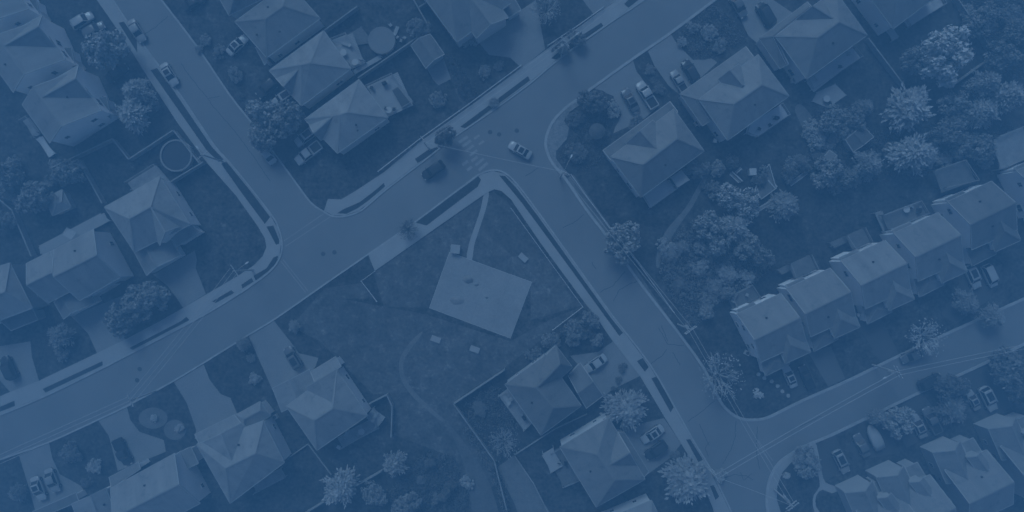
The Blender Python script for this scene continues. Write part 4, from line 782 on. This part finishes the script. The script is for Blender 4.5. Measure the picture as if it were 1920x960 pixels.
q2 = q((990, 225), (1050, 185), (1185, 355), (1095, 410)); P = [W(*p, 1.2) for p in q2]; c = sum(P, Vector())/4; r = empty('hot_tub', (c.x, c.y, .9)); tag(r, 'dark rectangular hot tub let into the large pale deck', 'hot tub')
b = MB(); b.prism([p-Vector((c.x, c.y, 0)) for p in P], .03, .45); b.build('shell', M_wood2, r); b = MB(); b.prism([(p-c)*.9 for p in P], .455, .5); b.build('cover', M_asph2, r)
q = Z(620, 20, 6.859); deck(q((10, 380), (200, 305), (450, 665), (280, 745)), .7, 'patio deck with furniture beside the round covered pool', M_conc)
deck(q((280, 770), (640, 560), (660, 590), (310, 820)), .5, 'narrow side deck below the round covered pool', M_conc, False)
deck(q((345, 235), (390, 205), (490, 330), (480, 420), (300, 450), (205, 310)), .3, 'worn paved yard left of the round covered pool', M_dirt, False)
def pool(px, py, r, label, cover):
    p = W(px, py, 1.0); R = r*S; root = empty('round_pool', (p.x, p.y, 0)); tag(root, label, 'pool')
    def ring(r0, r1, z0, z1, n=36):
        b = MB()
        for k in range(n):
            a, c = k/n*6.28318, (k+1)/n*6.28318; v = []
            for an in (a, c):
                for rr in (r0, r1):
                    for z in (z0, z1): v.append((math.cos(an)*rr, math.sin(an)*rr, z))
            b.add(v, [(1, 5, 7, 3), (0, 1, 5, 4)[::-1], (2, 3, 7, 6)])
        return b
    ring(R-.04, R, 0, 1.15).build('pool_wall', M_side, root); ring(R-.2, R+.12, 1.15, 1.22).build('coping', M_drive if not cover else M_cover, root)
    b = MB(); b.prism([(math.cos(k/36*6.28318)*(R-.05), math.sin(k/36*6.28318)*(R-.05)) for k in range(36)], .02, 1.18 if cover else 1.0); b.build('cover' if cover else 'water', M_cover if cover else M_water, root)
    for k in range(10): a = k*.62832; b = MB(); b.box((math.cos(a)*(R+.06), math.sin(a)*(R+.06), .6), (.16, .16, 1.2), a); b.build('post', M_side, root)
pool(331, 292, 29, 'round above-ground pool with dark water and pale rim', False)
pool(716, 76, 24, 'round pool under a smooth pale cover', True)
q = Z(1120, 180, 4.364); deck(q((370, 820), (430, 915), (645, 760), (560, 690)), .8, 'small railed deck behind the house nearest the junction', M_side)
deck(q((600, 665), (690, 605), (755, 685), (655, 750)), 2.3, 'flat pale canopy beside the small railed deck', M_conc, False)
q = Z(1260, 80, 4.8); deck(q((980, 555), (1045, 655), (760, 850), (660, 820), (690, 740)), .8, 'long pale deck with tables behind the broad hip-roofed house', M_trim)
q = Z(1400, 0, 4.573); deck(q((905, 405), (975, 495), (560, 770), (515, 690)), .9, 'long wood deck behind the large top right house', M_side)
deck(q((560, 870), (600, 790), (760, 720), (855, 815), (700, 925)), .1, 'square stone patio below the top right deck', M_conc, False)
q = Z(1580, 0, 9.6); deck(q((1600, 20), (1740, -40), (1815, 90), (1180, 490), (1100, 380)), .9, 'narrow plank deck at the top right edge', M_side); deck(q((770, 540), (880, 490), (1010, 650), (920, 720)), 1.2, 'small pale landing at the top right house corner', M_conc, False)
q = Z(180, 290, 4.173); deck(q((245, 220), (470, 80), (585, 215), (520, 190), (290, 280)), .9, 'railed deck between the corner house and the round pool')
q = Z(0, 400, 4.363); deck(q((320, 265), (820, 0), (900, 60), (330, 330)), .6, 'long pale terrace behind the long gabled house', M_conc, False)
q = Z(500, 650, 4.571); deck(q((870, 590), (920, 520), (990, 640), (935, 685)), .8, 'small corner landing beside the field house', M_conc); deck(q((700, 720), (930, 600), (950, 690), (640, 870)), .5, 'furnished rear deck of the field house', M_wood)
q = Z(350, 740, 4.362); deck(q((590, 690), (770, 600), (810, 670), (560, 800)), .8, 'plain railed deck behind the many-hipped house')
q = Z(920, 640, 5.052); deck(q((75, 515), (160, 450), (390, 760), (310, 840)), .9, 'long rear deck with table behind the dark-roofed house')
q = Z(1000, 770, 5.052); deck(q((165, 400), (255, 345), (430, 650), (275, 715)), .9, 'rear deck with white bench cover by the lower dark yard', M_wood2); deck(q((90, 410), (190, 350), (235, 550), (165, 590)), 1.6, 'white L-shaped canopy over the rear deck', M_canvas, False)
q = Z(1360, 520, 5.05); deck(q((20, 190), (240, 70), (320, 190), (80, 320)), .9, 'deck behind the first row house', M_wood2)
q = Z(1450, 470, 5.053); deck(q((345, 40), (410, 180), (200, 260), (150, 130)), 2.2, 'raised dark deck behind the second row house', M_wood2); deck(q((40, 180), (150, 125), (175, 180), (65, 210)), 1.2, 'stair landing of the second raised deck', M_wood2, False)
q = Z(1550, 410, 4.574); deck(q((310, 80), (375, 205), (230, 260), (160, 150)), 2.2, 'raised dark deck behind the third row house', M_wood2); deck(q((30, 205), (155, 150), (180, 200), (45, 235)), 1.2, 'stair landing of the third raised deck', M_wood2, False)
q = Z(1640, 360, 4.57); deck(q((60, 200), (375, 80), (440, 185), (115, 325)), 2.2, 'big raised deck behind the fourth row house', M_wood2); deck(q((0, 180), (55, 160), (140, 330), (80, 355)), 1.2, 'stair beside the big raised deck', M_wood, False)
q = Z(1730, 230, 3.311); deck(q((60, 300), (245, 235), (330, 360), (130, 405)), 2.2, 'raised plank deck behind the mossy row house', M_wood2); deck(q((455, 90), (620, 25), (680, 200), (480, 290)), 2.2, 'raised plank deck at the right edge', M_wood)
q = Z(30, 110, 5.335); deck(q((65, 625), (135, 585), (245, 745), (200, 780)), .8, 'small balcony deck left of the lower twin house'); deck(q((200, 805), (240, 780), (390, 945), (350, 975)), .6, 'narrow stair deck left of the lower twin house', M_trim, False)
# back stair
q = Z(0, 400, 4.363); P = [W(*p, 1.4) for p in q((500, 150), (590, 190))]; st = empty('garden_stair', (P[0].x, P[0].y, 0)); tag(st, 'pale open stair fanned out behind the long gabled house', 'stair')
for k in range(8):
    b = MB(); a = P[0] + (P[1]-P[0])*(k/7) - Vector((P[0].x, P[0].y, 0)); b.beam(a + Vector((-.4, -.5, .1*k-.9)), a + Vector((.5, .8, .1*k-.9)), .14, .05); b.build('step', M_trim, st)

# ------------------------------------------------------------------ garden furniture and small things
def f_table():
    r = empty('patio_table'); b = MB(); b.tube([(0, 0, .70), (0, 0, .75)], [.62, .62], 16); b.build('table_top', M_side, r)
    for k in range(4): a = k*1.5708+.78; b = MB(); b.tube([(math.cos(a)*.45, math.sin(a)*.45, 0), (math.cos(a)*.35, math.sin(a)*.35, .71)], [.03, .03], 6); b.build('leg', M_iron, r)
    return r
def f_chair(m):
    r = empty('patio_chair'); b = MB(); b.box((0, 0, .43), (.55, .55, .08)); b.build('seat', m, r); b = MB(); b.box((-.27, 0, .75), (.08, .55, .6)); b.build('backrest', m, r)
    for sx in (-.22, .22):
        for sy in (-.22, .22): b = MB(); b.box((sx, sy, .2), (.05, .05, .4)); b.build('leg', M_iron, r)
    return r
def f_lounger():
    r = empty('sun_lounger'); b = MB(); b.box((.2, 0, .36), (1.4, .65, .1)); b.build('mattress', M_canvas, r); b = MB(); b.add([(-.5, -.33, .41), (-.5, .33, .41), (-1.0, .33, .8), (-1.0, -.33, .8), (-.5, -.33, .31), (-.5, .33, .31), (-1.0, .33, .7), (-1.0, -.33, .7)], [(0, 1, 2, 3), (7, 6, 5, 4), (0, 4, 5, 1), (1, 5, 6, 2), (2, 6, 7, 3), (3, 7, 4, 0)]); b.build('backrest', M_canvas, r)
    for sx in (-.4, .8):
        for sy in (-.28, .28): b = MB(); b.box((sx, sy, .15), (.06, .06, .31)); b.build('leg', M_side, r)
    return r
def f_grill():
    r = empty('barbecue'); b = MB(); loft(b, [(-.45, .2, .8, 1.05, .6), (-.35, .28, .75, 1.15, .6), (.35, .28, .75, 1.15, .6), (.45, .2, .8, 1.05, .6)], 12); b.build('hood', M_black, r); b = MB(); b.box((0, 0, .4), (.8, .45, .66)); b.build('cabinet', M_iron, r); b = MB(); b.box((.68, 0, .82), (.4, .45, .05)); b.build('side_shelf', M_rim, r); return r
def f_bin():
    r = empty('rubbish_bin'); b = MB(); b.add([(-.25, -.28, 0), (.25, -.28, 0), (.25, .28, 0), (-.25, .28, 0), (-.3, -.34, .95), (.3, -.34, .95), (.3, .34, .95), (-.3, .34, .95)], [(3, 2, 1, 0), (0, 1, 5, 4), (1, 2, 6, 5), (2, 3, 7, 6), (3, 0, 4, 7)]); b.build('body', M_asph2, r); b = MB(); b.box((0, .02, .99), (.64, .74, .07)); b.build('lid', M_side, r); return r
def f_ac():
    r = empty('air_conditioner'); b = MB(); b.box((0, 0, .4), (.85, .85, .8)); b.build('cabinet', M_side, r); b = MB(); b.tube([(0, 0, .8), (0, 0, .84)], [.33, .33], 14); b.build('fan_grille', M_iron, r); return r
FUR = {'table': (f_table(), 'table'), 'chair': (f_chair(M_black), 'chair'), 'pale chair': (f_chair(M_canvas), 'chair'), 'lounger': (f_lounger(), 'lounger'), 'barbecue': (f_grill(), 'barbecue'), 'bin': (f_bin(), 'bin'), 'air conditioner': (f_ac(), 'air conditioner')}
used = set()
def put(kind, px, py, z, rz, label):
    base, cat = FUR[kind]; o = base if kind not in used else copy_tree(base); used.add(kind); p = W(px, py, z+.4); o.location = (p.x, p.y, z); o.rotation_euler = (0, 0, rz); tag(o, label, cat, 'garden furniture and bins')
def at(q, x, y): return q((x, y))[0]
q = Z(560, 130, 5.648)
for k, x, y, lb in (('table', 955, 435, 'round table at the lower end of the large pale deck'), ('chair', 925, 410, 'dark chair left of the round table on the large pale deck'), ('chair', 1010, 420, 'dark chair right of the round table on the large pale deck'), ('chair', 770, 195, 'dark chair by the house end of the large pale deck'), ('barbecue', 910, 150, 'black barbecue at the top of the large pale deck')): put(k, *at(q, x, y), .9, random.uniform(0, 3), lb)
q = Z(620, 20, 6.859)
for k, x, y, z, lb in (('lounger', 200, 430, .7, 'pale lounger on the patio deck by the covered pool'), ('table', 320, 670, .7, 'table at the lower end of the patio deck by the covered pool'), ('pale chair', 255, 690, .7, 'pale chair left of the table by the covered pool'), ('pale chair', 390, 620, .7, 'pale chair right of the table by the covered pool'), ('table', 168, 545, .7, 'small round table in the middle of the patio deck by the covered pool'), ('lounger', 840, 260, 0, 'pale lounger on the lawn right of the covered pool'), ('pale chair', 770, 185, 0, 'pale chair at the head of the lounger beside the covered pool'), ('pale chair', 860, 345, 0, 'left pale chair of three on the lawn right of the covered pool'), ('pale chair', 905, 385, 0, 'middle pale chair of three on the lawn right of the covered pool'), ('pale chair', 950, 350, 0, 'right pale chair of three on the lawn right of the covered pool')): put(k, *at(q, x, y), z, random.uniform(0, 3), lb)
q = Z(1260, 80, 4.8)
for k, x, y, z, lb in (('barbecue', 935, 680, .8, 'black barbecue on the long pale deck'), ('chair', 880, 740, .8, 'dark chair on the edge of the long pale deck'), ('chair', 785, 775, .8, 'dark chair in the middle of the long pale deck'), ('pale chair', 690, 820, .8, 'pale chair at the left end of the long pale deck'), ('air conditioner', 220, 725, 0, 'pale air conditioner between the two houses right of the junction'), ('bin', 380, 885, 0, 'bin by the rear corner of the broad hip-roofed house')): put(k, *at(q, x, y), z, random.uniform(0, 3), lb)
q = Z(1400, 0, 4.573)
for k, x, y, z, lb in (('pale chair', 875, 460, .9, 'pale chair at the right end of the long wood deck'), ('chair', 800, 570, .9, 'dark chair midway on the long wood deck'), ('table', 610, 660, .9, 'table at the left end of the long wood deck'), ('table', 680, 850, .1, 'table on the square stone patio'), ('chair', 715, 885, .1, 'dark chair on the square stone patio'), ('air conditioner', 400, 690, 0, 'air conditioner left of the top right house')): put(k, *at(q, x, y), z, random.uniform(0, 3), lb)
q = Z(500, 650, 4.571)
for k, x, y, z, lb in (('lounger', 685, 745, .5, 'pale lounger on the rear deck of the field house'), ('pale chair', 805, 685, .5, 'upper pale chair on the rear deck of the field house'), ('pale chair', 850, 700, .5, 'right pale chair on the rear deck of the field house'), ('pale chair', 780, 760, .5, 'lower pale chair on the rear deck of the field house'), ('table', 815, 725, .5, 'table among chairs on the rear deck of the field house'), ('lounger', 925, 600, .8, 'pale lounger on the corner landing of the field house'), ('bin', 625, 855, 0, 'pale-lidded bin at the lower end of the field house deck'), ('air conditioner', 75, 600, 0, 'air conditioner between the two south houses')): put(k, *at(q, x, y), z, random.uniform(0, 3), lb)
q = Z(920, 640, 5.052)
for k, x, y, z, lb in (('lounger', 150, 555, .9, 'pale lounger on the rear deck of the dark-roofed house'), ('barbecue', 315, 720, .9, 'black barbecue at the end of the dark-roofed house deck'), ('pale chair', 190, 545, .9, 'pale chair beside the lounger of the dark-roofed house')): put(k, *at(q, x, y), z, 2.2, lb)
q = Z(1000, 770, 5.052)
for k, x, y, z, lb in (('chair', 245, 480, .9, 'left dark chair on the deck by the white canopy'), ('chair', 305, 495, .9, 'right dark chair on the deck by the white canopy')): put(k, *at(q, x, y), z, random.uniform(0, 3), lb)
q = Z(1640, 360, 4.57)
for k, x, y, lb in (('table', 265, 150, 'table on the big raised deck'), ('pale chair', 315, 125, 'pale chair at the rail of the big raised deck'), ('barbecue', 375, 160, 'black barbecue on the big raised deck')): put(k, *at(q, x, y), 2.2, random.uniform(0, 3), lb)
q = Z(1360, 520, 5.05)
for k, x, y, z, lb in (('lounger', 85, 190, .9, 'pale lounger on the first row house deck'), ('pale chair', 205, 165, .9, 'pale chair on the first row house deck'), ('air conditioner', 205, 715, 0, 'air conditioner at the side of the first row house')): put(k, *at(q, x, y), z, 1.1, lb)
for x, y, lb in ((1498, 600, 'bin between the first and second row houses'), (1607, 590, 'bin between the second and third row houses'), (1706, 538, 'bin between the third and fourth row houses'), (848, 37, 'white bin by the alley wall of the multi-gabled house')): put('bin', x, y, 0, .5, lb)
# concrete slabs on the field
def slab_bench(px, py, rz, label):
    p = W(px, py, .4); r = empty('picnic_slab', (p.x, p.y, 0), rz); tag(r, label, 'picnic slab', 'pale slabs set around the pad')
    b = MB(); b.box((0, 0, .42), (1.8, 1.05, .10)); b.build('top', M_canvas, r)
    for s in (-1, 1): b = MB(); b.box((s*.6, 0, .19), (.2, .8, .38)); b.build('leg', M_conc, r)
slab_bench(817, 636, -.35, 'pale rectangular slab left of the two below the pad'); slab_bench(890, 655, -.35, 'pale rectangular slab right of the two below the pad'); slab_bench(981, 483, -.75, 'pale rectangular slab right of the path above the pad')
p = W(854, 467, .5); r = empty('utility_cabinet', (p.x, p.y, 0), -.1); tag(r, 'square pale cabinet at the top corner of the pad', 'cabinet'); b = MB(); b.box((0, 0, .45), (1.6, 1.5, .9)); b.build('body', M_drive, r); b = MB(); b.box((0, 0, .93), (1.75, 1.65, .08)); b.build('lid', M_conc, r)
# a heap of sand and a loader trace on the pad
def mound(px, py, rx, ry, h, label, m):
    p = W(px, py, h/2); b = MB(); n = 20; v = [(0, 0, h)]; f = []
    for i in range(1, 5):
        for k in range(n): a = k/n*6.28318; rr = i/4*random.uniform(.85, 1.1); v.append((math.cos(a)*rx*rr, math.sin(a)*ry*rr, h*(1-(i/4)**1.5)*random.uniform(.8, 1.1) if i < 4 else -.02))
    for k in range(n): f.append((0, 1+k, 1+(k+1) % n))
    for i in range(3):
        for k in range(n): a = 1+i*n+k; c = 1+i*n+(k+1) % n; f.append((a, a+n, c+n, c))
    o = b.add(v, f); o = b.build('sand_heap', m, None, True); o.location = (p.x, p.y, .12); tag(o, label, 'heap', 'sand heaps on the pad')
M_sand = mat('sand', 0.22, 0.25, 0.8, 4.0, bump=0.4)
mound(878, 524, 1.1, .8, .5, 'pale heap of sand at the upper middle of the pad', M_sand); mound(893, 533, .6, .35, .25, 'small flat heap right of the pale sand heap', M_sand)
mound(857, 563, 1.5, .9, .3, 'wide low ring-shaped heap at the lower left of the pad', M_sand); mound(913, 558, .3, .2, .2, 'tiny dark heap near the middle of the pad', M_dirt)
for k, (x, y) in enumerate(((1422, 702), (1433, 709), (1447, 715), (1458, 724), (1467, 734), (1478, 742))):
    b = MB(); p = W(x, y, .1); b.prism([(math.cos(a/12*6.2832)*.36*random.uniform(.85, 1.1), math.sin(a/12*6.2832)*.36*random.uniform(.85, 1.1)) for a in range(12)], -.02, .16); o = b.build('stepping_stone', M_canvas); o.location = p - Vector((0, 0, .1)); tag(o, ('%s pale round stone in the curved line on the corner lawn' % ('first', 'second', 'third', 'fourth', 'fifth', 'last')[k]), 'stone', 'round stones edging the corner lawn')
# round garden table/arbour on the corner garden
p = W(1118, 248, 1.0); r = empty('garden_arbour', (p.x, p.y, 0)); tag(r, 'round pale garden arbour on the corner planting', 'arbour')
b = MB(); b.tube([(0, 0, 2.0), (0, 0, 2.25), (0, 0, 2.5)], [1.5, .9, .1], 16); b.build('roof', mat('thatch', .085, .5, 1.2, 5.0), r)
for k in range(6): a = k*1.0472; b = MB(); b.tube([(math.cos(a)*1.2, math.sin(a)*1.2, 0), (math.cos(a)*1.2, math.sin(a)*1.2, 2.0)], [.06, .06], 6); b.build('post', M_wood, r)
# stored timber and frames in the back garden
q = Z(1330, 280, 6.855)
def pile(pts, w, h, label, name='timber_pile'):
    P = [W(*q((x, y))[0], 0) for x, y in pts]; r = empty(name, P[0]); tag(r, label, 'timber', 'stored timber in the back garden')
    d_ = (P[1]-P[0]); n = Vector((-d_.y, d_.x, 0)).normalized()
    for k in range(max(2, int(w/.28))):
        b = MB(); o = n*(k*.28 - w/2) + Vector((0, 0, .1 + random.uniform(0, h))); b.beam(o + d_*random.uniform(0, .08), o + d_*random.uniform(.9, 1.02), .22, .1); b.build('plank', M_wood if k % 2 else M_side, r)
for pts, w, h, lb in ((((1000, 400), (1240, 205)), .5, .5, 'upper long stack of pale planks in the back garden'), (((1020, 450), (1265, 270)), .9, .6, 'lower long stack of pale planks in the back garden'), (((600, 770), (800, 650)), 1.1, .3, 'short stack of planks below the wooden frame'), (((270, 290), (410, 420)), .9, .5, 'left pile of boards in the back garden'), (((320, 300), (400, 230)), .6, .4, 'small pile of boards at the far left of the back garden'), (((760, 380), (860, 500)), .9, .7, 'leaning planks at the right of the wooden frame')): pile(pts, w, h, lb)
P = [W(*q((x, y))[0], .9) for x, y in ((770, 190), (860, 500), (670, 640), (590, 520), (620, 400))]; r = empty('wooden_frame', (P[0].x, P[0].y, 0)); tag(r, 'unfinished wooden frame with decking in the back garden', 'frame', 'stored timber in the back garden'); O = Vector((P[0].x, P[0].y, 0))
for i in range(5): b = MB(); b.beam(P[i-1]-O, P[i]-O, .14, .14); b.build('beam', M_side, r); b = MB(); pp = P[i]-O; b.box((pp.x, pp.y, .45), (.14, .14, .9)); b.build('post', M_wood, r)
b = MB(); b.prism([p-O for p in P], .55, .62); b.build('floor', M_wood2, r)
p = W(*q((555, 290))[0], .8); r = empty('storage_crate', (p.x, p.y, 0), .05); tag(r, 'square pale crate left of the wooden frame', 'crate'); b = MB(); b.box((0, 0, .5), (1.2, 1.2, 1.0)); b.build('body', M_wood, r); b = MB(); b.box((0, 0, 1.03), (1.3, 1.3, .08)); b.build('lid', M_side, r)

# ------------------------------------------------------------------ utility poles, lamps, wires
def pole(base, top_z, ang, label, arms=1, lamp=None, trans=False):
    p = W(*base, 0); r = empty('utility_pole', p, ang); tag(r, label, 'pole', 'utility poles'); b = MB(); b.tube([(0, 0, -.1), (0, 0, top_z*.5), (0, 0, top_z)], [.17, .145, .11], 10); b.build('shaft', M_pole, r)
    for k in range(arms):
        z = top_z - .35 - k*.9; b = MB(); b.box((.14, 0, z), (.12, 2.4, .14)); ar = b.build('crossarm', M_pole, r)
        for y in (-1.05, -.4, .4, 1.05): b = MB(); b.tube([(.14, y, z+.07), (.14, y, z+.28)], [.07, .05], 7); b.build('insulator', M_trim, ar)
    if trans: b = MB(); b.tube([(-.42, 0, top_z-2.6), (-.42, 0, top_z-1.5)], [.3, .3], 12); b.build('transformer', M_conc, r)
    if lamp:
        b = MB(); b.tube([(0, 0, top_z-1.6), (lamp*.5, 0, top_z-1.0), (lamp, 0, top_z-.9)], [.05, .045, .04], 6); b.build('lamp_arm', M_rim, r); b = MB(); loft(b, [(lamp-.1, .08, top_z-.98, top_z-.84, .7), (lamp+.25, .17, top_z-1.02, top_z-.82, .7), (lamp+.6, .1, top_z-.98, top_z-.84, .7)], 10); b.build('lamp_head', M_trim, r)
    return r
POLES = {'a': ((292, 733), 8.5), 'b': ((474, 506), 8.5), 'c': ((418, 303), 8.5), 'd': ((806, 281), 8.5), 'e': ((1052, 105), 8.5), 'f': ((1271, 608), 9), 'g': ((1316, 866), 8.5), 'h': ((1451, 917), 8.5), 'i': ((1636, 684), 8.5), 'j': ((1050, 333), 8)}
pole(*POLES['a'], .45, 'pole at the lower left kerb carrying the diagonal wires', 1); pole(*POLES['b'], .6, 'slim pole at the rounded left pavement corner', 1, lamp=2.2); pole(*POLES['c'], -.9, 'pole on the left pavement by the pool fence', 1, lamp=-2.0)
pole(*POLES['d'], .6, 'pole beside the dark tree at the zebra crossing', 2); pole(*POLES['e'], .6, 'pole with braces on the upper pavement', 2, lamp=2.5, trans=True); pole(*POLES['f'], -.95, 'pole with double crossarm beside the stone bank', 2, trans=True)
pole(*POLES['g'], .45, 'pole at the lower pavement beside the big pale street tree', 2); pole(*POLES['h'], -.9, 'braced pole inside the curved lower corner', 2, lamp=-2.2, trans=True); pole(*POLES['i'], .45, 'pole on the kerb of the right street with lamp', 2, lamp=-2.6, trans=True); pole(*POLES['j'], 1.1, 'slim lamp pole at the right corner of the junction', 1, lamp=3.0)
def cable(a, c, za, zc, off, label, sag=.5, r=0.04):
    a = W(*a, 0) + Vector((0, 0, za)); c = W(*c, 0) + Vector((0, 0, zc)); t = (c-a); n = Vector((-t.y, t.x, 0)).normalized()*off; P = [a + n + t*(k/14) - Vector((0, 0, sag*4*(k/14)*(1-k/14))) for k in range(15)]
    b = MB(); b.tube([p - P[0] for p in P], [r]*15, 5); o = b.build('overhead_cable', M_cable); o.location = P[0]; tag(o, label, 'cable', 'overhead cables')
pb = {k: v[0] for k, v in POLES.items()}; edge = {'L': (-90, 905), 'R': (2050, 600), 'TR': (1330, -110), 'B': (1400, 1080), 'BL': (1210, 1100)}
def span(k, m, txt, n=3, z=8.3):
    A = pb.get(k) or edge[k]; B_ = pb.get(m) or edge[m]
    for i in range(n): cable(A, B_, z, z, (i-(n-1)/2)*.75, '%s cable %s' % (('left', 'middle', 'right')[i] if n == 3 else ('left', 'right')[i] if n == 2 else 'single', txt))
span('a', 'b', 'spanning the main road from the lower left kerb'); span('L', 'a', 'along the lower left kerb to the frame'); span('e', 'TR', 'above the upper pavement to the top edge', 2); span('d', 'e', 'above the upper pavement beside the main road', 2); span('d', 'j', 'crossing the junction by the zebra', 1)
span('j', 'f', 'following the wooded side of the street', 2); span('f', 'h', 'over the bare tree on the corner lawn', 2, 8.6); span('g', 'i', 'along the right street', 2); span('i', 'R', 'from the right street pole to the right edge', 2); span('h', 'BL', 'leaving the curved corner downward', 1); span('h', 'g', 'across the lower street mouth', 1)
